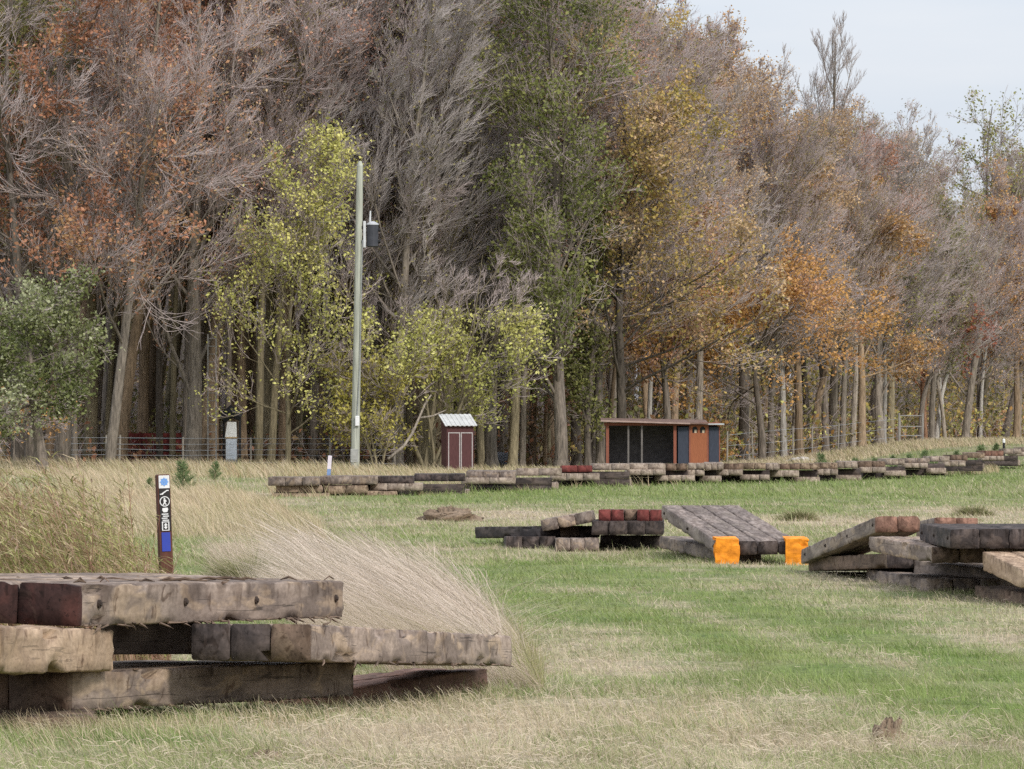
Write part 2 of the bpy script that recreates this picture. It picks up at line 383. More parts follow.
def leaf_quads(rg, C, size, pal, flat=.4):
    n = len(C)
    a = norm(rg.normal(size=(n, 3)) * np.array([1, 1, flat + .35])); nn = norm(rg.normal(size=(n, 3)) + np.array([0, 0, .4])); b = norm(np.cross(nn, a))
    s = (size * rg.uniform(.6, 1.4, n))[:, None]
    V = np.stack([C - a * s, C - b * s * .62 + a * s * .1, C + a * s, C + b * s * .62 + a * s * .1], 1)
    V[:, 1] += nn * s * .22; V[:, 3] += nn * s * .22
    pal = np.asarray(pal, float)
    w_ = vnoise(C[:, 0] + C[:, 2] * .7, C[:, 1] + C[:, 2] * .5, 1.6, 5) + rg.normal(size=n) * .22
    t = np.clip(w_, 0, .999) * (len(pal) - 1); k = t.astype(int).clip(0, max(len(pal) - 2, 0)); f = (t - k)[:, None]
    c = pal[k] * (1 - f) + pal[np.minimum(k + 1, len(pal) - 1)] * f
    c = c * rg.uniform(.75, 1.25, (n, 1))
    return V.reshape(-1, 3), np.arange(n * 4).reshape(n, 4), np.repeat(c, 4, 0)
def tree_meshes(seed, H=23, r=.3, c0=.3, limbs=18, ang=.75, lf=.34, fall=.55, wind=.35, up=.45, lean=.0, n2=8, n3=7, n4=5,
                leaves=0, lsize=0.081, pal=None, lz=(0, 1), lx=(-99, 99), stems=1, bark=None, twig=None, twr=.0095, tip=.92, clump=.22):
    rg = np.random.default_rng(seed)
    if stems == 1:
        p0 = np.zeros((1, 3)); d0 = np.array([[lean, rg.normal() * .03, 1.0]]); L0 = np.array([H * 1.0])
    else:
        p0 = rg.normal(size=(stems, 3)) * np.array([.18, .18, 0]); d0 = np.concatenate([rg.normal(size=(stems, 2)) * .22 + [lean, 0], np.ones((stems, 1))], 1)
        L0 = H * rg.uniform(.75, 1.02, stems)
    p0[:, 2] = -.3
    tr = grow(rg, p0, d0, L0, 14, .12, .03, .035)
    R0 = np.full(len(tr), r) * (1 if stems == 1 else rg.uniform(.6, 1, stems))
    # a flared foot
    base = tr.copy()
    Vt, Qt = tubes(base, R0, R0 * .12, 10)
    tr_parts = [(Vt, Qt)]
    ft = tr[:, :2].copy(); ft[:, 1] = tr[:, 0] + (tr[:, 1] - tr[:, 0]) * min(.8 / (H / 13), .9)
    tr_parts.append(tubes(ft, R0 * 1.5, R0 * .9, 10))
    m1 = max(3, limbs // stems)
    p, d, L, t = spawn(rg, tr, L0, m1, c0, tip, ang, lf, fall, .22)
    l1 = grow(rg, p, d, L, 7, up, wind * .6, .07)
    R1 = np.maximum(R0.repeat(m1) * (1 - .85 * t) * .33, .018)
    tr_parts.append(tubes(l1, R1, R1 * .25 + .006, 5))
    p, d, L2, t2 = spawn(rg, l1, L, n2, .18, 1, .78, .5, .5)
    l2 = grow(rg, p, d, L2, 5, up * .9, wind, .08)
    R2 = np.maximum(R1.repeat(n2) * (1 - .7 * t2) * .42, .010)
    tr_parts.append(tubes(l2, R2, R2 * .4 + .003, 4))
    p, d, L3, t3 = spawn(rg, l2, L2, n3, .15, 1, .62, .55, .45)
    l3 = grow(rg, p, d, L3, 4, up, wind * 1.1, .08)
    R3 = np.full(len(l3), twr * 1.25)
    tw = [tubes(l3, R3, R3 * .6, 3)]
    if n4:
        p, d, L4, _ = spawn(rg, l3, L3, n4, .1, 1, .5, .66, .4)
        l4 = grow(rg, p, d, np.maximum(L4, .25), 3, up, wind * 1.2, .08)
        tw.append(tubes(l4, np.full(len(l4), twr), np.full(len(l4), twr * .5), 3))
    else: l4 = l3
    Vt, Qt = join(tr_parts)
    me_t = mesh_np('trunk', Vt, quads=Qt, mats=[bark or BARK_G], smooth=True)
    Vw, Qw = join(tw); nq = len(Qw)
    cw = np.zeros((len(Vw), 3)) + .2; mi = np.zeros(nq, int)
    if leaves:
        src = l4.reshape(-1, 3); top = src[:, 2].max()
        ok = (src[:, 2] > lz[0] * top) & (src[:, 2] < lz[1] * top) & (src[:, 0] > lx[0]) & (src[:, 0] < lx[1])
        src = src[ok]
        keep = vnoise(src[:, 0] + src[:, 2], src[:, 1] - src[:, 2] * .6, 1.9, 8) > .27
        if keep.sum() > 50: src = src[keep]
        C = src[rg.integers(0, len(src), leaves)] + rg.normal(size=(leaves, 3)) * clump
        Vl, Ql, cl = leaf_quads(rg, C, np.full(leaves, lsize), pal)
        Vw2 = np.concatenate([Vw, Vl]); Qw = np.concatenate([Qw, Ql + len(Vw)]); cw = np.concatenate([cw, cl]); mi = np.concatenate([mi, np.ones(len(Ql), int)])
        Vw = Vw2
    me_c = mesh_np('crown', Vw, quads=Qw, mats=[twig or TWIGM, LEAFM], col=cw, midx=mi)
    return me_t, me_c
def put_tree(name, meshes, loc, label, cat, group=None, rz=0.0, s=1.0, sz=None):
    t = thing(name, label, cat, loc, rz, group); t.scale = (s, s, sz or s)
    link('trunk', meshes[0], t); link('crown', meshes[1], t)
    return t
def hgt(px, ytop, d):                                  # height of a tree whose top stands at row ytop
    g = G(px, d); return CAMZ - (ytop - HY) / F * d - g[2]

RUST = [(.24, .125, .075), (.40, .19, .115), (.50, .25, .15), (.42, .27, .14)]
OLIVE = [(.13, .14, .055), (.22, .215, .075), (.34, .31, .11)]
YELGR = [(.34, .345, .10), (.52, .51, .16), (.68, .64, .24)]
GOLD = [(.25, .21, .07), (.42, .33, .09), (.56, .39, .13), (.42, .34, .12)]
ORNG = [(.33, .18, .06), (.54, .30, .10), (.68, .40, .14), (.60, .34, .19)]
PINK = [(.34, .19, .14), (.52, .28, .20), (.60, .38, .23)]
TAN_ = [(.33, .22, .13), (.54, .36, .19), (.62, .45, .26)]
IVY = [(.115, .135, .04), (.21, .225, .072), (.33, .325, .12)]
SILV = [(.08, .10, .03), (.185, .205, .075), (.48, .49, .31)]
DULL = [(.20, .155, .08), (.30, .24, .11), (.36, .31, .14)]

# ---- bare prototypes of the wood
BARE = []
for k in range(7):
    BARE.append((22.0, tree_meshes(100 + k, 22, rng.uniform(.24, .34), rng.uniform(.22, .34), 20, .64, .33, .5, .18, .45, rng.uniform(-.03, .06),
                                   9, 7, 8, leaves=[4200, 1800, 4600, 3000][k % 4], lsize=.065, pal=[PINK, TAN_, DULL, RUST][k % 4], clump=.22, bark=[BARK_G, BARK_B, BARK_O, BARK_D][k % 4], twig=[TWIGM, TWIGM2][k % 2])))
SPARSE = []
for k, pal in enumerate([DULL, RUST, GOLD, OLIVE, TAN_]):
    SPARSE.append((22.0, tree_meshes(200 + k, 22, .27, .25, 18, .68, .33, .5, .25, .45, .02, 8, 7, 4, leaves=12800, lsize=0.070, pal=pal, clump=.22,
                                     bark=[BARK_B, BARK_G, BARK_O][k % 3])))
SPIRE = [(21.0, tree_meshes(300 + k, 21, .2, .3, 18, .38, .30, .5, .05, .9, 0, 7, 6, 4, bark=BARK_G, twig=TWIGM2, twr=.012)) for k in range(2)]

SKX = [-400, 470, 560, 640, 690, 740, 790, 830, 870, 900, 930, 955, 1000, 1024, 1100, 1400]
SKY = [-150, -140, -50, 25, 62, 92, 98, 92, 122, 150, 178, 165, 148, 150, 140, 110]
def sky_y(px): return float(np.interp(px, SKX, SKY))

# ---- hero trees along the wood's edge: px, offset from edge, top row, then the mesh
def hero(name, px, off, ytop, label, cat='tree', group=None, d=None, **kw):
    d = d or float(tree_edge(px)) + off
    H = hgt(px, ytop, d)
    return put_tree(name, tree_meshes(kw.pop('seed', int(px) + 11), H, **kw), G(px, d), label, cat, group)
big = dict(n2=9, n3=8, n4=8, limbs=22)
SPK = dict(leaves=8000, lsize=0.066, pal=RUST[1:] + PINK + TAN_, clump=.22); SPK3 = dict(leaves=2600, lsize=.06, pal=DULL + OLIVE[:2], clump=.22); SPK2 = dict(leaves=6500, lsize=0.067, pal=TAN_ + ORNG, clump=.22)
hero('bare_tree', 192, -1, -120, 'big bare grey tree with forked trunk left of the pale ladder', r=.36, c0=.12, ang=.7, lf=.36, wind=0.30, up=0.50, lean=.06, bark=BARK_G, **SPK, **big)
hero('bare_tree', 214, 3, -100, 'bare tree with a tall brown trunk standing right beside the pale ladder', r=.34, c0=.2, ang=.6, lf=.33, wind=0.10, up=0.35, lean=.03, bark=BARK_B, twig=TWIGM2, **big)
hero('bare_tree', 425, 0, -60, 'broad windswept bare tree with grey twigs behind the utility pole', r=.42, c0=.16, ang=.72, lf=.40, wind=.30, up=.50, lean=.02, bark=BARK_O, twig=TWIGM2, **SPK3, **big)
hero('bare_tree', 398, -3, -40, 'bare tree with many fine grey twigs just right of the utility pole', r=.26, c0=.16, ang=.62, lf=.36, wind=.30, up=.50, lean=.02, bark=BARK_G, twig=TWIGM2, **SPK3, **big)
hero('bare_tree', 448, -2, 20, 'round crowned bare tree between the pole and the ivy clad tree', r=.28, c0=.14, ang=.72, lf=.40, wind=.30, up=.50, lean=.01, bark=BARK_O, twig=TWIGM, **SPK3, **big)
hero('bare_tree', 492, -3, 130, 'bare grey crown with fine twigs left of the ivy green tree', r=.30, c0=.18, ang=.68, lf=.36, wind=.30, up=.50, lean=.02, bark=BARK_G, twig=TWIGM2, **SPK3, **big)
hero('bare_tree', 330, 8, -130, 'bare tree rising behind the yellow green maple, twigs swept right', r=.33, c0=.2, ang=.65, lf=.36, wind=.30, up=.50, lean=.03, bark=BARK_G, **SPK3, **big)
hero('bare_tree', 690, 10, 40, 'bare tree reaching into the sky behind the golden maple', r=.26, c0=.2, ang=.5, lf=.33, wind=.2, up=.6, bark=BARK_G, **SPK2, **big)
hero('bare_tree', 745, 8, 90, 'mauve grey bare tree behind the low orange maple', r=.26, c0=.18, ang=.66, lf=.36, wind=.35, up=.5, bark=BARK_G, twig=TWIGM, **SPK2, **big)
hero('bare_tree', 832, 8, 34, 'tallest bare tree against the sky with upright spindly top', r=.28, c0=.2, ang=.42, lf=.30, wind=.05, up=.95, bark=BARK_G, twig=TWIGM2, n2=8, n3=6, n4=4, limbs=22)
hero('bare_tree', 880, 3, 150, 'dense bare tree with dull green tinge below the sky notch', r=.28, c0=.15, ang=.62, lf=.36, wind=.25, up=.5, bark=BARK_G, leaves=4000, lsize=0.089, pal=OLIVE, **big)
hero('bare_tree', 965, 2, 175, 'spreading bare tree with mauve twigs at the right of the wood', r=.27, c0=.15, ang=.85, lf=.40, wind=.2, up=.3, bark=BARK_G, twig=TWIGM, **SPK2, **big)
hero('bare_tree', 108, -8, -110, 'bare tree with fine mauve twigs in front of the rust leaved oaks', r=.24, c0=.22, ang=.62, lf=.34, wind=0.08, up=0.35, lean=.05, bark=BARK_G, **SPK, **big)
hero('bare_tree', 30, -7, -60, 'bare dark limbed tree in front of the olive leaved oak at the far left', r=.26, c0=.2, ang=.85, lf=.34, wind=.2, up=.3, lean=.0, bark=BARK_D, n2=8, n3=6, n4=5, limbs=18)
hero('oak_tree', 62, -5, -80, 'rust leaved oak at the left edge of the wood', r=.36, c0=.22, limbs=18, ang=.85, lf=.36, wind=.1, up=.3, n2=8, n3=7, n4=4, leaves=15000, lsize=0.085, pal=RUST, bark=BARK_D, lz=(.3, .86))
hero('oak_tree', 18, -3, -90, 'tall oak with olive yellow leaves at the top left corner', r=.33, c0=.35, limbs=18, ang=.8, lf=.3, wind=.1, up=.3, n2=8, n3=7, n4=4, leaves=22400, lsize=0.078, pal=OLIVE + [(.3, .2, .07)], bark=BARK_D)
hero('oak_tree', 120, 3, -100, 'russet oak half hidden by bare twigs beside the left oaks', r=.3, c0=.25, limbs=18, ang=.75, lf=.32, wind=.2, up=.35, n2=8, n3=7, n4=4, leaves=11000, lsize=0.085, pal=RUST, bark=BARK_B)
hero('crabapple_tree', 44, 0, 294, 'low round tree with silvery green leaves at the left edge', d=226, r=.27, c0=.28, limbs=14, ang=1.15, lf=.42, fall=.25, wind=.2, up=.1, lean=.0, n2=9, n3=6, n4=3, leaves=14400, lsize=0.074, pal=SILV, bark=BARK_D, tip=.98, clump=.22)
hero('maple_sapling', 288, 0, 132, 'slender yellow green maple left of the utility pole', d=241, r=.13, c0=.12, limbs=26, ang=.85, lf=.36, fall=.55, wind=.05, up=.5, n2=7, n3=5, n4=3, leaves=11500, lsize=0.066, pal=YELGR + [(.66, .60, .2)], bark=BARK_O)
hero('maple_sapling', 432, 0, 240, 'bushy many stemmed sapling with yellow green leaves right of the pole', d=241, r=.10, c0=.2, stems=7, limbs=42, ang=.75, lf=.44, fall=.4, wind=.2, up=.35, n2=6, n3=5, n4=3, leaves=9500, lsize=0.068, pal=YELGR, bark=BARK_O, lz=(.1, .72))
hero('maple_sapling', 378, 0, 345, 'short yellow leaved sapling growing at the foot of the pole', d=239.5, r=.06, c0=.12, stems=4, limbs=28, ang=.9, lf=.42, fall=.45, wind=.1, up=.3, n2=6, n3=5, n4=2, leaves=4200, lsize=0.066, pal=[(.3, .26, .06), (.48, .42, .1), (.55, .5, .15)], bark=BARK_O, lz=(.2, 1))
hero('ivy_tree', 562, -10, -60, 'tall dark green tree clad in ivy rising past the top', r=.30, c0=.12, limbs=40, ang=.65, lf=.19, fall=-.5, wind=-.08, up=.4, lean=-.012, n2=8, n3=6, n4=4, leaves=24000, lsize=0.081, pal=IVY, bark=BARK_D, clump=.22)
hero('ivy_tree', 588, 0, 190, 'narrow dark green tree below the tall ivy clad one', d=253, r=.18, c0=.1, limbs=26, ang=.5, lf=.16, fall=.4, wind=0, up=.4, n2=6, n3=5, n4=3, leaves=8800, lsize=0.078, pal=IVY + OLIVE, bark=BARK_D)
hero('golden_maple', 622, -6, 62, 'golden olive maple left of the orange trees', r=.26, c0=.2, limbs=24, ang=.9, lf=.40, fall=.45, lean=-.012, wind=.08, up=.3, n2=8, n3=6, n4=4, leaves=22400, lsize=0.081, pal=GOLD + TAN_, bark=BARK_D)
hero('golden_maple', 600, -2, 70, 'thin dull gold maple between the ivy clad tree and the golden maple', r=.22, c0=.2, limbs=20, ang=.7, lf=.27, fall=.5, wind=.15, up=.3, n2=8, n3=6, n4=4, leaves=7200, lsize=0.078, pal=GOLD + PINK, bark=BARK_D)
hero('orange_maple', 762, -8, 262, 'low spreading maple with bright orange leaves right of the long shed', r=.22, c0=.3, limbs=16, ang=1.2, lf=.60, fall=.4, wind=.2, up=.12, n2=9, n3=6, n4=3, leaves=25600, lsize=0.078, pal=ORNG, bark=BARK_D, tip=.98)
hero('pink_maple', 668, -4, 200, 'salmon leaved maple hanging over the long shed', r=.22, c0=.28, limbs=18, ang=1.05, lf=.40, fall=.4, wind=.15, up=.2, n2=8, n3=6, n4=3, leaves=20800, lsize=0.078, pal=PINK + ORNG, bark=BARK_D)
hero('pink_maple', 545, 4, 330, 'small maple with faded pink leaves left of the long shed', r=.13, c0=.25, limbs=16, ang=.9, lf=.45, fall=.4, wind=.2, up=.2, n2=7, n3=5, n4=3, leaves=2720, lsize=0.078, pal=PINK, bark=BARK_B)
hero('tan_oak', 862, -6, 190, 'pale orange oak below the tallest bare tree', seed=901, r=.27, c0=.28, limbs=18, ang=.9, lf=.34, fall=.5, wind=.1, up=.25, n2=8, n3=6, n4=3, leaves=22400, lsize=0.078, pal=TAN_ + ORNG, bark=BARK_B)
hero('tan_oak', 800, -2, 150, 'thin tan leaved oak behind the bright orange maple', r=.24, c0=.25, limbs=18, ang=.75, lf=.33, fall=.5, wind=.1, up=.3, n2=8, n3=6, n4=4, leaves=17600, lsize=0.078, pal=TAN_, bark=BARK_B)
hero('green_tinged_tree', 932, 2, 200, 'slim tree with dull green leaves among pale trunks on the right', r=.22, c0=.25, limbs=20, ang=.55, lf=.24, fall=.5, wind=.05, up=.4, n2=7, n3=6, n4=4, leaves=6080, lsize=0.078, pal=OLIVE, bark=BARK_G)
hero('orange_oak', 1016, -4, 215, 'orange leaved oak cut by the right edge', r=.26, c0=.25, limbs=18, ang=.85, lf=.36, fall=.5, wind=.0, up=.25, n2=8, n3=6, n4=3, leaves=10400, lsize=0.118, pal=ORNG + RUST, bark=BARK_B)
hero('poplar_tree', 980, 14, 100, 'tall thin poplar with sparse yellow green leaves against the sky', r=.24, c0=.45, limbs=16, ang=.7, lf=.26, fall=.3, wind=0, up=.4, n2=7, n3=5, n4=3, leaves=2400, lsize=0.096, pal=[(.16, .17, .05), (.3, .3, .1), (.38, .36, .13)], bark=BARK_G)
hero('red_maple', 945, -2, 290, 'small maple with red top leaves at the right of the wood', r=.15, c0=.35, limbs=14, ang=1.1, lf=.5, fall=.4, wind=.1, up=.2, n2=7, n3=5, n4=3, leaves=3040, lsize=0.111, pal=[(.3, .1, .06), (.5, .2, .12)], bark=BARK_G)
hero('beech_sapling', 14, -9, 390, 'small copper leaved sapling under the silvery green tree', r=.06, c0=.4, limbs=14, ang=1.2, lf=.7, fall=.3, wind=.2, up=.0, n2=6, n3=5, n4=2, leaves=672, lsize=0.074, pal=ORNG, bark=BARK_D)

# ---- trunks seen standing at the edge (column, foot-width in px, bark)
EDGE = [(22, 8, BARK_B, None), (75, 8, BARK_G, None), (104, 8, BARK_O, None), (126, 7, BARK_B, None), (172, 8, BARK_O, None), (184, 7, BARK_G, None), (228, 7, BARK_D, None), (298, 8, BARK_O, None), (322, 7, BARK_B, None), (341, 8, BARK_D, None), (368, 7, BARK_O, None), (390, 8, BARK_B, None), (422, 8, BARK_B, None), (470, 8, BARK_O, None), (522, 7, BARK_G, None), (548, 8, BARK_O, None), (606, 7, BARK_B, None), (4, 20, BARK_O, 'thick olive trunk at the far left edge of the wood'), (34, 13, BARK_D, None), (47, 11, BARK_B, None), (90, 15, BARK_O, 'grey olive trunk just right of the silvery green tree'),
        (141, 13, BARK_B, 'straight brown trunk in front of the red slatted wagon'), (160, 9, BARK_D, None), (198, 14, BARK_B, 'mossy brown trunk left of the pale ladder'),
        (244, 11, BARK_B, 'brown trunk just right of the white box'), (258, 11, BARK_O, 'olive trunk second to the right of the white box'), (270, 10, BARK_O, None),
        (284, 13, BARK_B, 'brown trunk under the slender yellow green maple'), (312, 8, BARK_D, None), (410, 9, BARK_O, None), (434, 15, BARK_O, 'thick mossy trunk just left of the small maroon shed'),
        (482, 10, BARK_O, None), (492, 9, BARK_D, None), (512, 11, BARK_O, 'olive trunk right of the small maroon shed'), (532, 9, BARK_B, None), (560, 9, BARK_G, None), (577, 14, BARK_D, 'dark trunk left of the long shed'),
        (592, 11, BARK_D, None), (622, 8, BARK_G, None), (648, 7, BARK_W, 'slim pale trunk rising behind the long shed roof'), (672, 10, BARK_B, None), (742, 13, BARK_D, 'dark trunk just right of the long shed'),
        (770, 8, BARK_G, None), (784, 9, BARK_W, 'pale forked trunk by the wire fence right of the long shed'), (812, 12, BARK_B, None), (826, 9, BARK_D, None), (842, 8, BARK_G, None), (870, 9, BARK_D, 'dark trunk at the left of the pale trunks on the right'),
        (884, 6, BARK_W, None), (920, 7, BARK_D, None), (924, 10, BARK_P, 'orange brown trunk right of the pipe gate'), (936, 7, BARK_W, 'pale grey trunk beside the orange brown one'), (943, 5, BARK_W, None),
        (980, 5, BARK_W, 'slim pale trunk among yellow undergrowth on the right'), (1004, 9, BARK_D, 'dark trunk behind the small black stake'), (1018, 7, BARK_G, None)]
bark_cache = {}
for i, (px, wpx, bark, lab) in enumerate(EDGE):
    d = float(tree_edge(px)) + rng.uniform(1, 9); H0, (mt, mc) = BARE[i % 7]
    yt = max(sky_y(px), -160) + rng.uniform(10, 110); H = hgt(px, yt, d); s = H / H0
    key = (i % 7, bark.name)
    if key not in bark_cache:
        c = mt.copy(); c.materials.clear(); c.materials.append(bark); bark_cache[key] = c
    r0 = .29; sx = max(.45, wpx / F * d / 2 / r0) if wpx > 6 else .55
    t = put_tree('bare_tree', (bark_cache[key], mc), G(px, d), lab or 'bare tree with a plain trunk in the front rank of the wood', 'tree',
                 None if lab else 'plain bare trees in the front rank of the wood', rng.uniform(-.5, .5), s)
    for ch in t.children:
        if ch.name.startswith('trunk'): ch.scale = (sx / s * .95, sx / s * .95, 1)
# ---- the ranks behind
def rank_tree(px, off):
    d = float(tree_edge(px)) + off
    src = BARE if rng.random() < .58 else SPARSE
    if 780 < px < 860 and rng.random() < .4: src = SPIRE
    H0, me = src[rng.integers(len(src))]
    yt = max(sky_y(px), -160) + abs(rng.normal()) * 45 + 4
    s = max(hgt(px, yt, d), 6) / H0
    return put_tree('bare_tree' if src is not SPARSE else 'thinly_leaved_tree', me, G(px, d),
                    'bare grey tree crowded deep inside the wood' if src is not SPARSE else 'thinly leaved autumn tree deep inside the wood', 'tree',
                    'bare trees deep inside the wood' if src is not SPARSE else 'thinly leaved trees deep inside the wood', rng.uniform(-.6, .6), s * rng.uniform(.95, 1.05), s)
for row, (off, step) in enumerate([(9, 46), (17, 48), (27, 52), (38, 54), (52, 58), (68, 62)]):
    px = -70 + rng.uniform(0, 30)
    while px < 1110:
        rank_tree(px, off + rng.uniform(-4, 4)); px += step * rng.uniform(.7, 1.3)
# ---- undergrowth and the far wood (masses)
def brush_mass(name, n, offs, hrange, pal, label, seed, leaf=14, lsize=.14, pxr=(-90, 1120)):
    rg = np.random.default_rng(seed)
    px = rg.uniform(*pxr, n); d = tree_edge(px) + rg.uniform(*offs, n); x = (px - CX) / F * d
    p0 = np.stack([x, d, gz(x, d) - .05], -1); L = rg.uniform(*hrange, n) * (.5 + vnoise(x, d, 5, 3))
    D = rg.normal(size=(n, 3)) * .3; D[:, 2] = 1
    pt = grow(rg, p0, D, L, 5, .1, .1, .12); V1, Q1 = tubes(pt, np.full(n, .018), np.full(n, .008), 3)
    p, dd, L2, _ = spawn(rg, pt, L, 6, .25, 1, .7, .45, .3); p2 = grow(rg, p, dd, L2, 3, .3, .2, .1); V2, Q2 = tubes(p2, np.full(len(p2), .011), np.full(len(p2), .006), 3)
    C = p2.reshape(-1, 3); C = C[rg.integers(0, len(C), n * leaf)] + rg.normal(size=(n * leaf, 3)) * .15
    V3, Q3, c3 = leaf_quads(rg, C, np.full(len(C), lsize), pal)
    Vt, Qt = join([(V1, Q1), (V2, Q2)]); V = np.concatenate([Vt, V3]); Q = np.concatenate([Qt, Q3 + len(Vt)])
    c = np.concatenate([np.zeros((len(Vt), 3)) + .12, c3]); mi = np.concatenate([np.zeros(len(Qt), int), np.ones(len(Q3), int)])
    return tag(link(name, mesh_np(name, V, quads=Q, mats=[TWIGM, LEAFM], col=c, midx=mi)), label, 'undergrowth', None, 'stuff')
brush_mass('undergrowth', 2600, (10, 60), (.8, 2.6), DULL + OLIVE, 'dull brown and olive undergrowth between the trunks of the wood', 41)
brush_mass('undergrowth', 900, (4, 40), (.8, 2.4), GOLD + YELGR + ORNG, 'yellow undergrowth under the trees right of the long shed', 42, pxr=(560, 1110))
brush_mass('undergrowth', 500, (2, 22), (.5, 1.9), DULL + RUST, 'tangled brown brush under the trees left of the small maroon shed', 43, pxr=(-60, 590), leaf=10)
brush_mass('undergrowth', 900, (30, 110), (3.5, 9), DULL + OLIVE + TAN_, 'tall thin saplings and brush deep in the wood', 44, leaf=26, lsize=.15)
brush_mass('undergrowth', 500, (12, 70), (2.5, 7), GOLD + OLIVE, 'yellow leaved brush in the wood on the right', 45, leaf=26, lsize=.13, pxr=(600, 1120))
# the far-off wood behind everything, one mass
rg = np.random.default_rng(77)
parts_t = []; nfar = 820
px = rg.uniform(-140, 1160, nfar); d = tree_edge(px) + rg.uniform(78, 170, nfar); x = (px - CX) / F * d
Hs = np.array([max(hgt(a, max(sky_y(a), -160) + 30 + abs(rg.normal()) * 40, b) - .5, 5) for a, b in zip(px, d)])
p0 = np.stack([x, d, gz(x, d) - .2], -1); D = rg.normal(size=(nfar, 3)) * .05; D[:, 2] = 1
tr = grow(rg, p0, D, Hs, 8, .1, .05, .04); parts_t.append(tubes(tr, rg.uniform(.14, .34, nfar), np.full(nfar, .03), 6))
p, dd, L, _ = spawn(rg, tr, Hs, 16, .18, .97, .65, .27, .5); l1 = grow(rg, p, dd, L, 4, .5, .3, .08); parts_t.append(tubes(l1, np.full(len(l1), .04), np.full(len(l1), .012), 3))
p, dd, L2, _ = spawn(rg, l1, L, 9, .1, 1, .65, .5, .4); l2 = grow(rg, p, dd, L2, 3, .5, .3, .08); parts_t.append(tubes(l2, np.full(len(l2), .02), np.full(len(l2), .009), 3))
Vt, Qt = join(parts_t)
tag(link('far_wood', mesh_np('far_wood', Vt, quads=Qt, mats=[TWIGM2])), 'far interior of the wood, a mass of dark trunks and branches', 'wood', None, 'stuff')


# ------------------------------------------------------------------ timber mats
from mathutils import noise as mnoise
def beam_mesh(name, L, W, T, mats, seed=0, rough=.008, ragged0=0.0, ragged1=0.0, paint0=0.0, chip=.5, fine=True):
    """one sawn beam along X from 0 to L, Y 0..W, Z 0..T; worn edges, ragged ends; the first paint0 metres take material 1"""
    nx = max(6, int(L / (.055 if fine else .3))); xs = np.linspace(0, L, nx + 1)
    if paint0: xs = np.sort(np.append(xs, [paint0, paint0 + .012]))
    e = min(.009, W * .06)
    ka = 4 if fine else 2
    def side(a, b): return [a + (b - a) * k / ka for k in range(ka)]
    prof = [(y, 0) for y in side(e, W - e)] + [(W - e, 0)] + [(W, z) for z in side(e, T - e)] + [(W, T - e)] + \
           [(y, T) for y in side(W - e, e)] + [(e, T)] + [(0, z) for z in side(T - e, e)] + [(0, e)]
    pr = np.array(prof); M = len(pr); nX = len(xs)
    V = np.zeros((nX, M, 3)); V[:, :, 0] = xs[:, None]; V[:, :, 1:] = pr[None]
    cen = np.array([W / 2, T / 2]); off = pr - cen; rad = np.abs(off) / cen
    corner = np.clip((rad[:, 0] + rad[:, 1] - 1.55) / .45, 0, 1)
    for i in range(nX):
        for j in range(M):
            x, y, z = V[i, j]
            n1 = mnoise.noise((x * 1.3 + seed * 7.1, y * 9, z * 9 + seed)); n2 = mnoise.noise((x * 7 + seed * 3.3, y * 14 + 5, z * 14))
            n3 = mnoise.noise((x * 2.6 + seed * 1.7, j * .37, seed * 2.1))
            k = rough * (n1 * .6 + n2 * .7) - corner[j] * max(0, n3 - .24) * .17 * chip
            V[i, j, 1:] += off[j] / (np.linalg.norm(off[j]) + 1e-6) * k
    for i, (r, s) in ((0, (ragged0, 1)), (nX - 1, (ragged1, -1))):
        if r:
            for j in range(M):
                V[i, j, 0] += s * r * (0.5 + mnoise.noise((pr[j, 0] * 9 + seed, pr[j, 1] * 11, seed * .7)) + .5 * mnoise.noise((pr[j, 0] * 33, pr[j, 1] * 33, seed)))
        V[i, :, 0] += s * (np.abs(rad).max() * 0 + corner * .006)
    ix = np.arange(nX * M).reshape(nX, M); nn = np.roll(ix, -1, 1)
    Q = np.stack([ix[:-1], ix[1:], nn[1:], nn[:-1]], -1).reshape(-1, 4)[:, ::-1]
    mi = np.repeat((xs[1:] <= paint0 + 1e-4).astype(int) if paint0 else np.zeros(nX - 1, int), M)
    Vf = V.reshape(-1, 3); c0 = len(Vf); c1 = c0 + 1
    cap0 = V[0].mean(0) + [ragged0 * .3, 0, 0]; cap1 = V[-1].mean(0) - [ragged1 * .3, 0, 0]
    Vf = np.concatenate([Vf, [cap0, cap1]])
    t0 = np.stack([ix[0], nn[0], np.full(M, c0)], -1)[:, ::-1]; t1 = np.stack([nn[-1], ix[-1], np.full(M, c1)], -1)[:, ::-1]
    T_ = np.concatenate([t0, t1]); mi = np.concatenate([mi, np.full(M, 1 if paint0 else 0), np.zeros(M, int)])
    return mesh_np(name, Vf, quads=Q, tris=T_, mats=mats, midx=mi, smooth=False)
def frame_empty(name, label, cat, origin, ax, wd_sign, group=None):
    ax = Vector(ax).normalized(); lf = Vector((0, 0, 1)).cross(ax).normalized(); up = ax.cross(lf)
    o = thing(name, label, cat, (0, 0, 0), 0, group)
    M = Matrix((ax, lf, up)).transposed().to_4x4(); M.translation = Vector(origin)
    o.matrix_world = M
    return o
seedc = [0]
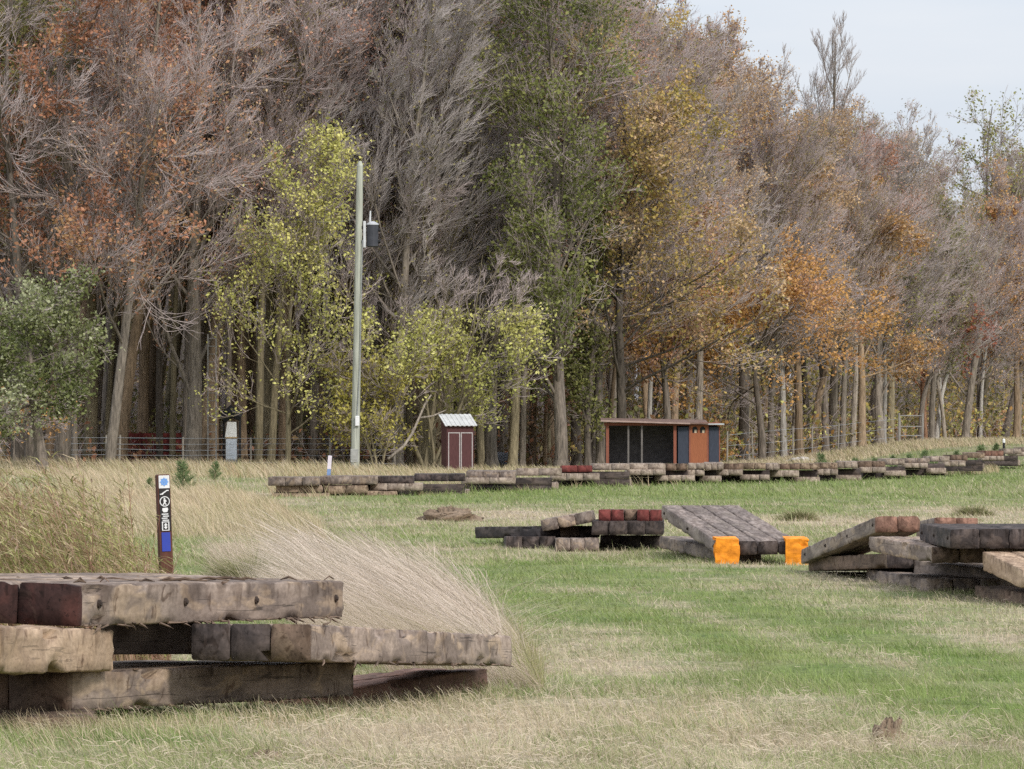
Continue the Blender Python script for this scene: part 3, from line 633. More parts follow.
def timber_mat(label, A, B, W, T, nb, wood, side=1, paint=None, plen=.25, rough=.008, ragged=(0, 0), bolts=4, group=None, chip=.5, gap=.008, fine=True, woods=None, recess=None, wvec=None, length=None, paints=None):
    """a platform of nb bolted beams: A, B = the two top corners of its seen long edge (world points); the beams lie to the left (side 1)
    or right (side -1) of A->B"""
    A = np.array(A, float); B = np.array(B, float); ax = B - A; L = length or float(np.linalg.norm(ax)); ax = Vector(ax).normalized()
    lf = Vector((0, 0, 1)).cross(ax).normalized(); up = ax.cross(lf)
    root = frame_empty('timber_mat', label, 'timber mat', Vector(A) - up * T, ax, side, group)
    if wvec is not None:
        lf = (Vector(wvec) * (1 if side == 1 else -1)); lf = (lf - ax * lf.dot(ax)).normalized(); up = ax.cross(lf)
        M = Matrix((ax, lf, up)).transposed().to_4x4(); M.translation = Vector(A) - up * T; root.matrix_world = M
    bw = W / nb
    for j in range(nb):
        seedc[0] += 1
        wd = (woods or [wood])[j % len(woods or [wood])]
        pj = (paints[j] if paints else paint)
        x0 = (recess[j] if recess else rng.uniform(-.012, .03))
        me = beam_mesh('beam', L - x0, bw - gap, T * rng.uniform(.97, 1.0), [wd, pj or wd], seedc[0], rough, ragged[0], ragged[1], plen if pj else 0, chip, fine)
        y = j * bw + gap / 2 if side == 1 else -(j + 1) * bw + gap / 2
        link('beam', me, root, (x0, y, 0))
    if bolts:
        for k in range(bolts):
            x = .28 + (L - .56) * k / max(bolts - 1, 1) + rng.uniform(-.08, .08)
            yo = 0 if side == 1 else 0
            mb = MB(); mb.tube([(x, yo - .006, T * .52), (x, yo + .012, T * .52)], .021, 10); mb.tube([(x, yo - .014, T * .52), (x, yo - .006, T * .52)], .012, 6)
            if side == -1: mb.V = [(vx, -vy, vz) for vx, vy, vz in mb.V]
            mb.build('bolt', STEEL, root)
    return root
def splinters(root, L, T, n, sd):
    rg = np.random.default_rng(sd); b = MB()
    for k in range(n):
        x = rg.uniform(.05, L - .05); low = rg.random() < .93; z = (.004 if low else T - .004); ln = rg.uniform(.04, .20)
        e = np.array([rg.choice([-1, 1]) * ln, -rg.uniform(.006, .03), rg.uniform(-.035, .012) if low else rg.uniform(-.01, .03)])
        p0 = np.array([x, .004, z]); b.tube([p0, p0 + e * .5 + [0, -.004, 0], p0 + e], [rg.uniform(.004, .010), .005, .0012], 4)
    tag(b.build('splinters', W_BROWN, root), None, None, None, 'stuff')
STK = 'timber mats of the near stack'
# near stack
nA = timber_mat('top mat of the near stack, maroon painted end and pale scarred side with bolt holes', P(78, 584, 28), P(346, 580.5, 32.75), 1.2, .2, 4, W_TAN, 1, W_MAROON, .07, .005, (0.01, .06), 4, chip=1.3, wvec=(-.97, .23, .035))
nB = timber_mat('long tapering mat whose far end lies in the dry grass of the near stack', P(310, 623, 29.5), P(513, 635, 36), .6, .185, 3, W_TAN, 1, W_BROWN, .05, .005, (.01, .05), 0, chip=1.2, paints=[W_BROWN, W_DARK, W_DARK])  # beam ends coloured darker to stand for the deep shade under the top mat
nC = timber_mat('broad grey brown mat on the lower course of the near stack, broken far corner', P(68, 671, 28.3), P(357, 661, 33), 1.2, .19, 4, W_TAN, 1, W_BROWN, .08, .006, (.01, .14), 0, chip=1.6)
splinters(nA, 4.8, .2, 46, 1); splinters(nB, 6.5, .185, 26, 2); splinters(nC, 4.85, .19, 40, 3)
timber_mat('pale split beam with broken end wedged under the maroon ended mat', P(117, 629, 28.85), P(0, 627, 26.0), .62, .2, 2, W_LIGHT, -1, None, 0, .022, (.10, .05), 0, chip=2.2, length=2.9)
timber_mat('red brown beam end low in the grass under the near stack', P(329, 690, 33.6), P(490, 668, 36.2), .5, .16, 2, W_REDBR, 1, None, 0, .012, (.02, .04), 0, chip=1.2)
timber_mat('bottom mat sunk in the grass at the left corner of the near stack', P(-260, 716, 27.5), P(101, 716, 27.7), 1.0, .15, 3, W_BROWN, 1, None, 0, .014, (.02, .02), 0, chip=1)
timber_mat('short shaded block seen through the gap inside the near stack', P(96, 622, 31.6), P(196, 622, 31.6), .8, .17, 3, W_TAN, 1, None, 0, .01, (.02, .02), 0)
# right stack in the middle distance
A1 = P(950, 529, 63)
timber_mat('almost black mat topping the right hand stack', A1, P(919.5, 523.5, 67.7), 1.25, .205, 4, W_DARK, -1, None, 0, .012, (.01, .01), 3, woods=[W_DARK], chip=.25)
timber_mat('pale topped mat at the right edge, under the almost black one', P(982, 551, 63), P(1030, 572.5, 59.8), 1.2, .2, 4, W_LIGHT, 1, None, 0, .012, (.01, .01), 0, chip=1)
timber_mat('tan round ended mat directly below the almost black mat', P(932, 547, 65), P(868, 536, 69), 1.2, .175, 4, W_LIGHT, -1, W_BROWN, .03, .018, (.01, .10), 0, woods=[W_TAN], chip=2)
timber_mat('brown mat under the reddish ended ramp of the right hand stack', P(887, 553, 70), P(808, 557, 75), .95, .175, 3, W_BROWN, -1, W_DARK, .03, .010, (.01, .03), 0, chip=1)
timber_mat('grey brown mat sloping to the right in the third course of the right hand stack', P(913, 560, 70), P(1021, 573, 65.4), 1.0, .19, 3, W_GREY, 1, None, 0, .014, (.03, .03), 0, chip=1.2)
timber_mat('lowest mat at the left of the right hand stack', P(866, 569, 72), P(926, 579, 66.2), .9, .19, 3, W_GREY, 1, None, 0, .014, (.03, .04), 0, chip=1)
timber_mat('half buried mat at the bottom right corner of the right hand stack', P(974, 585, 65), P(1036, 594.5, 60.3), 1.0, .2, 3, W_BROWN, 1, None, 0, .016, (.02, .04), 0, chip=1.4)
timber_mat('mat leaning down to the left with two reddish beam ends', P(876, 516, 70), P(800.5, 549, 75), .52, .185, 2, W_GREY, -1, W_REDBR, .10, .008, (.005, .02), 4)
timber_mat('mat with red brown ends behind the almost black one', P(935, 517.5, 72.5), P(918, 521, 77), .52, .15, 2, W_GREY, -1, W_REDBR, .3, .008, (.005, .01), 0)
timber_mat('mat half hidden beneath the red brown ended one', P(926, 531, 71.5), P(916, 532, 77), .8, .2, 3, W_BROWN, -1, None, 0, .01, (.01, .01), 0)
timber_mat('hidden brown mat at the back of the right hand stack', P(926, 548, 71.2), P(916, 548, 77), .8, .26, 3, W_BROWN, -1, None, 0, .01, (.01, .01), 0)
# ramp and the stack left of it
ramp = timber_mat('sloping ramp mat of grey planks with two orange painted front corners', P(716, 541, 78.2), P(661, 505, 83.2), 1.1, .18, 4, W_RAMP, -1, W_DARK, .02, .008, (.01, .015), 3, gap=.02)
mb = MB()
def guard(x0, sd):
    a = beam_mesh('corner_guard', .34, .11, .37, [ORANGE], sd, .035, .03, .04, 0, 3.2)      # block standing on the ground before the beam end
    b_ = beam_mesh('corner_guard', .33, .34, .035, [ORANGE], sd + 5, .012, .03, .05, 0, 1.0)  # flap folded over the plank
    vs = []; fs = []; o_ = 0
    for me_, (ox, oy, oz) in ((a, (-.075, x0 - .17, -.155)), (b_, (-.06, x0 - .165, .178))):
        co = np.zeros(len(me_.vertices) * 3); me_.vertices.foreach_get('co', co); co = co.reshape(-1, 3)
        vs += [(ox + y, oy + x, oz + z) for x, y, z in co]; fs += [tuple(v + o_ for v in p.vertices)[::-1] for p in me_.polygons]; o_ += len(co)
        bpy.data.meshes.remove(me_)
    g = MB(); g.add(vs, fs); return g
tag(guard(-.14, 31).build('corner_guard', ORANGE, ramp), 'bright orange front corner nearest the long stack')
tag(guard(-1.06, 47).build('corner_guard', ORANGE, ramp), 'bright orange front corner nearest the right hand stack')
timber_mat('long grey beam lying under the left edge of the ramp', P(716, 549, 79.6), P(659, 536, 85), .5, .17, 2, W_GREY, -1, None, 0, .012, (.03, .02), 0)
timber_mat('short brown block under the front of the ramp', P(737, 554, 79.2), P(737, 549, 82), .32, .12, 1, W_BROWN, -1, None, 0, .012, (.01, .01), 0)
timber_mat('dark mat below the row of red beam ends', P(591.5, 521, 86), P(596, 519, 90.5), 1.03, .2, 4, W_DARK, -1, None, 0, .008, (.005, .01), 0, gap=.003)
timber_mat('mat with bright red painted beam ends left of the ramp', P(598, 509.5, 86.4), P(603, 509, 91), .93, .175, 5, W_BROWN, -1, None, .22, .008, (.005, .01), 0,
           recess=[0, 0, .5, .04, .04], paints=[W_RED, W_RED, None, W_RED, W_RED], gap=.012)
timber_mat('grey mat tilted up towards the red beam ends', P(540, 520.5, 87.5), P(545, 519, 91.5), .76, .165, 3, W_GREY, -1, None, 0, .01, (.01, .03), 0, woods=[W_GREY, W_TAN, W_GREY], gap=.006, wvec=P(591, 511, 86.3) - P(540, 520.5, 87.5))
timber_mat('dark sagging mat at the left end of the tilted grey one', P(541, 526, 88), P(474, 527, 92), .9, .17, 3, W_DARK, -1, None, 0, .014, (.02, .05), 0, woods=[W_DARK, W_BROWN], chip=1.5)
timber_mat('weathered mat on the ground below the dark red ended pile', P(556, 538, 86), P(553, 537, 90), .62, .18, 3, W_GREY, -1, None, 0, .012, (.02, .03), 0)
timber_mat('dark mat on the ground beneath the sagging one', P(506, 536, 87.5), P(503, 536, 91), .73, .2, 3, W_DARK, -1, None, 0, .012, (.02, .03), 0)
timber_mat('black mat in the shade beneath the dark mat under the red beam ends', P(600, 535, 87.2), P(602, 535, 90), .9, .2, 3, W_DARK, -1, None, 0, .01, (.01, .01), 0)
# ---- long far row: three courses
DROW = ([250, 400, 600, 720, 830, 950, 1010, 1080], [148, 150, 172, 181, 190, 207, 238, 262])
TOPY = ([250, 268, 420, 550, 600, 720, 800, 860, 900, 950, 1000, 1024, 1080], [479, 478, 475.5, 467, 463.5, 463, 463.3, 461.5, 459, 455.5, 450.3, 447.5, 444])
def row_mat(x0, x1, course, wood, label, group, Ln=3.2, nb=None, jit=0.0, rough=.006):
    xm = (x0 + x1) / 2; d = float(np.interp(xm, *DROW)); T = rng.uniform(.17, .215); nb = nb or int(rng.choice([1, 2, 2, 3]))
    s = F / d; yt = float(np.interp(xm, *TOPY)) + course * T * s * 1.02 + jit
    Ax = P(x0, yt, d)
    gl = gz(Ax[0], d)
    Wd = (x1 - x0) / F * d
    dy = rng.uniform(-.25, .25) * (course > 0) - course * .06
    A = Ax + [0, dy, 0]; B = A + np.array([rng.uniform(-.1, .1), Ln, rng.uniform(-.03, .03)])
    return timber_mat(label, A, B, Wd - .01, T, nb, wood, -1, None, 0, rough, (.01, .01), 0, group, .45, .004, fine=False)
tops = [268, 320, 378, 414, 466, 516, 562, 593, 630, 666, 688, 705, 724, 744, 766, 780, 800, 820, 838, 858, 886, 905, 930, 950, 968, 985, 1004, 1022, 1040]
tw_ = {0: W_GREY, 1: W_GREY, 2: W_DARK, 3: W_DARK, 6: W_RED, 9: W_BROWN, 12: W_BROWN, 15: W_BROWN, 19: W_BROWN, 21: W_GREY, 23: W_BROWN, 25: W_REDBR, 4: W_GREY}
sp = {2: 'black mat end in the top course near the left end of the long far row', 6: 'red painted mat in the top course of the long far row', 3: 'dark mat right of the black one in the long far row'}
for k in range(len(tops) - 1):
    wd = tw_.get(k, W_FAR if rng.random() < .7 else W_MUD)
    row_mat(tops[k], tops[k + 1], 0, wd, sp.get(k, ('brown or dark ' if k in tw_ else 'tan ') + 'mat in the top course of the long far row'), None if k in sp else 'top course of the long far row, %s mats' % ('darker' if k in tw_ else 'tan'), jit=rng.uniform(-.4, .5))
l2 = [(276, 322), (324, 368), (370, 423), (463, 516), (550, 600), (628, 666), (686, 705), (714, 743), (768, 799), (816, 838), (859, 886), (903, 928), (943, 966), (981, 1004), (1016, 1040)]
for k, (a, b) in enumerate(l2):
    row_mat(a, b, 1, W_MUD if k < 2 else W_FAR, 'muddy brown mat under the grey left end of the long far row' if k < 2 else 'pale mat in the spaced middle course of the long far row',
            'muddy mats at the left end of the long far row' if k < 2 else 'middle course of the long far row', jit=rng.uniform(-.3, .3), rough=.05 if k < 2 else .008)
l3 = [(272, 330), (340, 398), (416, 470), (506, 559), (590, 632), (655, 695), (700, 722), (740, 770), (794, 820), (836, 862), (884, 906), (926, 946), (962, 984), (1002, 1020)]
for k, (a, b) in enumerate(l3):
    row_mat(a, b, 2, W_MUD if k < 2 else W_FAR, 'low mat half sunk in grass at the foot of the long far row', 'bottom course of the long far row', jit=rng.uniform(-.5, .2), rough=.04 if k < 2 else .012)

for k in range(len(l2) - 1):  # added mats behind the see-through gaps, their dark wood standing in for shade
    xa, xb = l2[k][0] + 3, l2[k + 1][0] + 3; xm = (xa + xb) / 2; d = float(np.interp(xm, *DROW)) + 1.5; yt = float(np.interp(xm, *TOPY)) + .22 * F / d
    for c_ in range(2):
        timber_mat('added mat backing the gaps of the long far row, gap shade in its dark colour', P(xa, yt + c_ * .205 * F / d, d), P(xb - 1, yt + c_ * .205 * F / d, d), 1.0, .2, 2, W_DARK, 1, None, 0, .008, (.01, .01), 0, 'added inner mats of the long far row', fine=False)

# ------------------------------------------------------------------ trail marker post
def text_mesh(body, size):
    cu = bpy.data.curves.new('glyph', 'FONT'); cu.body = body; cu.size = size; cu.extrude = .001; cu.align_x = 'CENTER'; cu.align_y = 'CENTER'
    return cu
d0 = 50.0; g0 = G(168.6, d0)
post = thing('trail_marker_post', 'brown trail marker post with blue and white stickers behind the near stack', 'marker post', g0, 0)
post.rotation_euler = (0, math.radians(-2.2), math.radians(14))
HP = 1.36; pw = .053
b = MB(); b.box((-pw, -pw, -.3), (pw, pw, HP), bev=.008)
b.build('post_body', mat_plain('brown stained wood', (.095, .038, .027), .8, .3, 6, stretch=(8, 8, 1)), post)
SB = mat_plain('sticker blue', (.035, .06, .36), .5, .1, 5); SLB = mat_plain('sticker light blue', (.16, .33, .68), .5, .1, 5); SK = mat_plain('sticker black', (.025, .022, .022), .5, .1, 5)
def plate(name, x0, x1, z0, z1, m, y=-pw - .003, th=.003, parent=post): 
    q = MB(); q.box((x0, y - th, z0), (x1, y, z1)); return q.build(name, m, parent)
def ring(mb, cx, cz, r0, r1, y, n=20):
    for k in range(n):
        a, b_ = 2 * math.pi * k / n, 2 * math.pi * (k + 1) / n
        mb.add([(cx + r * math.cos(t), yy, cz + r * math.sin(t)) for yy in (y, y - .002) for r, t in ((r0, a), (r1, a), (r1, b_), (r0, b_))], [(0, 1, 2, 3), (7, 6, 5, 4), (1, 5, 6, 2), (0, 3, 7, 4)])
s1 = plate('white_sticker', -.044, .046, HP - .115, HP - .008, WHITE)
q = MB(); ring(q, .001, HP - .062, .014, .030, -pw - .0065); q.box((-.010, -pw - .009, HP - .072), (.012, -pw - .0065, HP - .052))
for k in range(8):
    a = k * math.pi / 4; q.tube([(.001 + .028 * math.cos(a), -pw - .008, HP - .062 + .028 * math.sin(a)), (.001 + .037 * math.cos(a), -pw - .008, HP - .062 + .037 * math.sin(a))], .003, 4)
q.build('emblem', SLB, s1)
s2 = plate('black_panel', -.044, .046, HP - .47, HP - .12, SK)
q = MB(); y0 = -pw - .0065
q.prism([(-.038, HP - .160), (-.028, HP - .160), (.02, HP - .130), (.036, HP - .130), (.036, HP - .138), (.022, HP - .138), (-.010, HP - .160), (-.012, HP - .168), (-.038, HP - .168)], y0, y0 - .002)
ring(q, 0, HP - .225, .036, .043, y0)                            # walker in a ring
q.box((-.008, y0 - .002, HP - .207), (.004, y0, HP - .196)); q.prism([(-.011, HP - .209), (.007, HP - .209), (.018, HP - .226), (.008, HP - .226), (.006, HP - .236), (.016, HP - .254), (.008, HP - .256), (-.001, HP - .241), (-.012, HP - .256), (-.019, HP - .253), (-.008, HP - .234)], y0, y0 - .002)
q.prism([(-.022, HP - .28), (.02, HP - .276), (.027, HP - .29), (.018, HP - .313), (-.012, HP - .316), (-.024, HP - .3)], y0, y0 - .002)
for k, (xa, xb) in enumerate([(-.03, .026), (-.02, .03), (-.03, .018), (-.024, .03)]): q.box((xa, y0 - .002, HP - .335 - k * .017), (xb, y0, HP - .326 - k * .017))
q.build('pictograms', WHITE, s2)
s3 = plate('arrow_square', -.031, .031, HP - .468, HP - .392, WHITE, y0 - .0005)
q = MB(); y1 = y0 - .005
q.prism([(-.022, HP - .399), (.022, HP - .399), (.022, HP - .461), (-.022, HP - .461)], y1 + .0005, y1)
q.build('arrow_ground', SK, s3)
q = MB(); y2 = y1 - .0015
q.prism([(0, HP - .403), (.017, HP - .424), (.006, HP - .424), (.006, HP - .436), (.017, HP - .436), (0, HP - .457), (-.017, HP - .436), (-.006, HP - .436), (-.006, HP - .424), (-.017, HP - .424)], y2 + .0005, y2 - .001)
q.build('arrow', WHITE, s3)
plate('blue_blaze', -.036, .036, HP - .64, HP - .482, SB)

# ------------------------------------------------------------------ utility pole with transformer can, wire
dp = 237.0; gp = G(355, dp)
pole = thing('utility_pole', 'tall pale greenish utility pole standing before the wood', 'utility pole', gp)
PM = mat_plain('treated pole wood', (.36, .37, .315), .85, .3, 2.5, stretch=(6, 6, .35), bump=.3)
topP = P(360, 161, dp) - gp
def polept(t): return (topP[0] * t, 0, topP[2] * t)
b = MB(); b.tube([(0, 0, -.5)] + [polept(t) for t in (.1, .3, .5, .7, .9, .985, 1.0)], [.172, .168, .16, .15, .142, .135, .128, .06], 14); b.build('shaft', PM, pole, smooth=False)
zt = P(371, 235, dp)[2] - gp[2]; cxp = P(372.5, 235, dp)[0] - gp[0]
can = MB(); can.tube([(cxp, -.05, zt - .48), (cxp, -.05, zt - .44), (cxp, -.05, zt + .4)], [.17, .23, .235], 16)
cn = can.build('transformer_can', mat_plain('dark grey enamel', (.05, .052, .062), .5, .2, 4), pole, smooth=False)
b = MB(); b.tube([(cxp, -.05, zt + .4), (cxp, -.05, zt + .45), (cxp, -.05, zt + .54)], [.25, .24, .08], 16); b.build('lid', mat_plain('pale enamel', (.42, .43, .45), .5, .1, 5), cn)
b = MB()
for zz in (zt - .25, zt + .2): b.tube([(cxp + .16, -.05, zz), (cxp + .32, -.05, zz)], [.06, .075], 8)
b.build('lug', BLACK, cn)
b = MB(); b.box((cxp - .36, -.12, zt - .5), (cxp - .26, .04, zt + .55), bev=.01); b.tube([(cxp - .1, -.1, zt + .5), (cxp - .08, -.1, zt + .95)], [.045, .03], 8); b.build('mounting_plate', mat_plain('galvanised steel', (.55, .56, .57), .5, .12, 6), pole)
b = MB()
for zz in (zt - .3, zt + .25): b.box((cxp - .52, -.09, zz), (cxp - .34, .02, zz + .1))
b.build('bracket', BLACK, pole)
b = MB(); pz = P(358, 421, dp)[2] - gp[2]; b.box((.02, -.29, pz - .2), (.18, -.19, pz + .2), bev=.02); b.build('switch_box', WHITE, pole)
b = MB(); b.tube([(.09, -.22, pz + .2), (.2, -.19, 4.2), (.3, -.17, zt - .2)], .018, 5); b.build('conduit', GLASSY, pole)
mt_ = thing('meter_box', 'grey meter box on a thin pale stake at the foot of the utility pole', 'meter box', G(354.5, 235.6))
b = MB(); b.box((-.15, -.07, .35), (.15, .07, .88), bev=.015); b.box((-.1, -.085, .45), (.1, -.07, .8), bev=.006); b.build('box', mat_plain('weathered grey box', (.33, .33, .31), .7, .2, 5), mt_)
b = MB(); b.box((-.02, -.03, -.2), (.05, .03, .36)); b.build('stake', mat_plain('pale stake wood', (.5, .5, .42), .8, .2, 6), mt_)
pA, pB = P(268, 212, 241), P(357, 219, 237)
b = MB(); b.tube([pA + (pB - pA) * t - np.array([0, 0, .25 * 4 * t * (1 - t)]) for t in np.linspace(-.9, 1, 16)], .012, 5)
tag(b.build('overhead_wire', mat_plain('wire', (.22, .22, .22), .5, .1, 5)), 'thin wire running left from the top of the utility pole', 'wire')
# painted stake
st = thing('painted_stake', 'short stake painted white, blue and red left of the utility pole', 'stake', G(327.5, 160)); st.rotation_euler = (0, math.radians(4), 0)
for nm, z0, z1, m_ in (('red_base', -.1, .30, mat_plain('faded red paint', (.25, .07, .055), .7, .3, 9)), ('blue_band', .30, .62, mat_plain('faded blue paint', (.16, .24, .42), .7, .25, 9)), ('white_top', .62, .98, mat_plain('chalk white', (.66, .6, .66), .7, .1, 9))):
    b = MB(); b.box((-.05, -.05, z0), (.05, .05, z1), bev=.008); b.build(nm, m_, st)
st = thing('black_stake', 'thin black stake with a white cap at the right edge meadow', 'stake', G(1003.8, 262))
b = MB(); b.tube([(0, 0, -.2), (0, 0, .72)], [.06, .055], 8); b.build('shaft', BLACK, st)
b = MB(); b.tube([(0, 0, .72), (0, 0, .85), (0, 0, .9)], [.065, .06, .02], 8); b.build('cap', WHITE, st)

# ------------------------------------------------------------------ small maroon shed
ds = 236.0; gs = G(457.5, ds); sc_ = F / ds
shed = thing('maroon_shed', 'small maroon shed with two doors and a pale sheet metal roof', 'shed', gs, math.radians(12))
MRN = mat_plain('maroon boards', (.085, .035, .035), .8, .25, 5, stretch=(12, 12, 1)); WTR = mat_plain('white trim', (.40, .36, .35), .7, .15, 8)
wS, dS, hS = .54, .55, 1.78
b = MB(); b.box((-wS, -dS, -.1), (wS, dS, hS)); body = b.build('wall', MRN, shed)
b = MB(); b.box((wS, -dS + .06, -.1), (wS + .012, dS, .75)); b.build('side_panel', mat_plain('brick red boards', (.22, .07, .045), .8, .3, 7), shed)
b = MB(); b.box((wS, -dS + .06, .755), (wS + .012, -.1, 1.66)); b.build('side_sign', mat_plain('white board', (.6, .62, .63), .7, .1, 8), shed)
b = MB(); b.prism([(-wS - .08, 0), (wS + .10, 0), (wS + .10, .05), (-wS - .08, .05)], 0, .001)
rf = MB(); nC = 14
y0, y1, z0, z1 = -dS - .14, dS + .12, hS - .02, hS + .42
for k in range(nC):
    xa = -wS - .09 + (2 * wS + .2) * k / nC; xb = -wS - .09 + (2 * wS + .2) * (k + 1) / nC; u = .018 if k % 2 else 0
    rf.add([(xa, y0, z0 + u), (xb, y0, z0 + u), (xb, y1, z1 + u), (xa, y1, z1 + u), (xa, y0, z0 + u + .03), (xb, y0, z0 + u + .03), (xb, y1, z1 + u + .03), (xa, y1, z1 + u + .03)],
           [(0, 3, 2, 1), (4, 5, 6, 7), (0, 1, 5, 4), (1, 2, 6, 5), (2, 3, 7, 6), (3, 0, 4, 7)])
rf.build('roof', mat_plain('pale sheet metal', (.50, .50, .49), .5, .15, 3), shed)
g_ = MB(); g_.add([(-wS, -dS, hS), (wS, -dS, hS), (wS, dS, hS), (-wS, dS, hS), (-wS, dS, hS + .38), (wS, dS, hS + .38)], [(0, 3, 4), (1, 5, 2), (3, 2, 5, 4)]); g_.build('gable', MRN, shed)
for xa, xb in ((-wS + .05, -.015), (.015, wS - .05)):
    b = MB(); b.box((xa, -dS - .03, .02), (xb, -dS - .002, 1.52)); dr = b.build('door', MRN, shed)
    b = MB()
    for q0, q1 in (((xa, .02), (xa + .035, 1.52)), ((xb - .035, .02), (xb, 1.52)), ((xa + .035, 1.48), (xb - .035, 1.52))): b.box((q0[0], -dS - .04, q0[1]), (q1[0], -dS - .0305, q1[1]))
    b.build('door_trim', WTR, dr)
# ------------------------------------------------------------------ long open shed
dl_ = 243.0; gl_ = G(605, dl_)
sh = thing('long_shed', 'long low open fronted shed with an orange brown door', 'shed', gl_, 0)
mpx = dl_ / F
def X(px): return (px - 605) * mpx
def Zs(py): return CAMZ - (py - HY) * mpx - gl_[2]
RBW = mat_plain('red brown frame wood', (.24, .085, .055), .8, .25, 5, stretch=(8, 8, 1)); NAVY = mat_plain('dark slate blue boards', (.045, .052, .072), .8, .25, 6, stretch=(14, 14, 1)); ORD = mat_plain('orange brown door boards', (.30, .105, .05), .75, .25, 6, stretch=(14, 14, 1))
DK = mat_plain('dark inner boards', (.13, .12, .125), .9, .3, 6)
zt0 = Zs(421)
b = MB(); b.box((X(606), 2.3, -.1), (X(719), 2.36, Zs(425))); b.build('back_wall', DK, sh)
b = MB(); b.box((X(606), .1, -.1), (X(606) + .05, 2.3, Zs(424))); b.build('side_wall', DK, sh)
b = MB(); b.box((X(675), .05, -.1), (X(675) + .05, 2.3, Zs(426))); b.build('inner_wall', DK, sh)
for a in (606, 627.5, 641, 673.5):
    b = MB(); wx = .06 if a in (606, 673.5) else .035; b.box((X(a), -.05, -.1), (X(a) + wx * 2, .05, Zs(423))); b.build('post', RBW if wx > .05 else mat_plain('grey post wood', (.15, .135, .125), .8, .2, 5), sh)
b = MB(); b.box((X(678), -.02, -.1), (X(689), .04, Zs(427))); b.build('wall_panel', NAVY, sh)
b = MB(); b.box((X(709), -.02, -.1), (X(719), .04, Zs(427))); b.build('wall_panel', NAVY, sh)
b = MB(); b.box((X(719), -.03, -.1), (X(720), .05, Zs(426))); b.box((X(719.0), .05, -.1), (X(719.9), 2.3, Zs(426))); b.build('corner_post', RBW, sh)
# door with two arched openings
b = MB(); xa, xb = X(690.5), X(707); zb, zm, zt_ = -.05, Zs(433), Zs(425)
b.box((xa, -.05, zb), (xb, -.005, zm)); xm = (xa + xb) / 2; wA = (xb - xa)
b.box((xa, -.05, zm), (xa + .07, -.005, zt_)); b.box((xb - .07, -.05, zm), (xb, -.005, zt_)); b.box((xm - .05, -.05, zm), (xm + .05, -.005, zt_)); b.box((xa + .07, -.05, zt_ - .06), (xm - .05, -.005, zt_)); b.box((xm + .05, -.05, zt_ - .06), (xb - .07, -.005, zt_))
for ca, cb in ((xa + .07, xm - .05), (xm + .05, xb - .07)):
    c0 = (cb - ca) * .3; b.prism([(ca, zt_ - .06), (ca + c0, zt_ - .06), (ca, zt_ - .06 - c0)], -.05, -.005); b.prism([(cb, zt_ - .06), (cb, zt_ - .06 - c0), (cb - c0, zt_ - .06)], -.05, -.005)
dr = b.build('door', ORD, sh)
for ca, cb in ((xa + .07, xm - .05), (xm + .05, xb - .07)):
    b = MB(); b.box((ca, .01, zm), (cb, .02, zt_ - .04)); wn = b.build('window', BLACK, dr)
    b = MB(); b.box((ca + .09, -.0, zm + .0), (cb - .03, .008, zm + .13), bev=.003); b.build('jar', mat_plain('pale jar', (.6, .5, .36), .6, .1, 4), wn)
b = MB()
for a in (689, 707): b.box((X(a), -.06, -.1), (X(a + 1.5), .045, Zs(424)))
b.build('door_frame', RBW, sh)
b = MB(); b.box((X(604), -.075, Zs(425.5)), (X(720), -.052, Zs(422.5))); b.build('fascia', RBW, sh)
b = MB(); b.add([(X(601), -.35, Zs(421.4)), (X(708), -.35, Zs(424.4)), (X(708), 2.6, Zs(420.8)), (X(601), 2.6, Zs(418.8)), (X(601), -.35, Zs(420.2)), (X(708), -.35, Zs(423.2)), (X(708), 2.6, Zs(419.6)), (X(601), 2.6, Zs(417.6))], [(0, 3, 2, 1), (4, 5, 6, 7), (0, 1, 5, 4), (1, 2, 6, 5), (2, 3, 7, 6), (3, 0, 4, 7)])
b.build('roof', mat_plain('brown felt roof', (.17, .11, .09), .8, .3, 3), sh)
b = MB(); b.add([(X(600.6), -.37, Zs(421.6)), (X(690), -.37, Zs(424.2)), (X(690), -.355, Zs(424.2)), (X(600.6), -.355, Zs(421.6)), (X(600.6), -.37, Zs(420.0)), (X(690), -.37, Zs(422.9)), (X(690), -.355, Zs(422.9)), (X(600.6), -.355, Zs(420.0))], [(0, 3, 2, 1), (4, 5, 6, 7), (0, 1, 5, 4), (1, 2, 6, 5), (2, 3, 7, 6), (3, 0, 4, 7)])
b.build('roof_edge', mat_plain('bleached edge board', (.36, .26, .225), .7, .15, 5), sh)
b = MB(); b.box((X(706), -.3, Zs(424.8)), (X(724), 2.3, Zs(423.4))); b.build('side_roof', mat_plain('grey sheet metal', (.42, .43, .44), .5, .15, 3), sh)

# ------------------------------------------------------------------ things in the edge of the wood, left
wg = thing('slatted_wagon', 'dark red slatted wagon body standing behind the trunks on the left', 'wagon', G(152, 252), 0)
RDW = mat_plain('dark red boards', (.15, .03, .026), .8, .3, 5); k_ = 252 / F
for k in range(5):
    b = MB(); z = .30 + k * .26; b.box((-34 * k_, 0, z), (33 * k_, .05, z + .17)); b.build('slat', RDW, wg)
b = MB(); b.box((-34 * k_, .25, .3), (33 * k_, 2.2, 1.5)); b.build('body', DK, wg)
for xx in (-33, -12, 10, 32):
    b = MB(); b.box((xx * k_ - .04, -.05, .2), (xx * k_ + .04, -.002, 1.56)); b.build('stanchion', RDW, wg)
for xx in (-22, 22):
    b = MB(); b.tube([(xx * k_, .3, .28), (xx * k_, .55, .28)], .32, 16); b.build('wheel', BLACK, wg)
bx = thing('white_box', 'white cupboard on a low stand under a dark hood, left of the utility pole', 'cupboard', G(231.5, 247), 0)
k_ = 247 / F
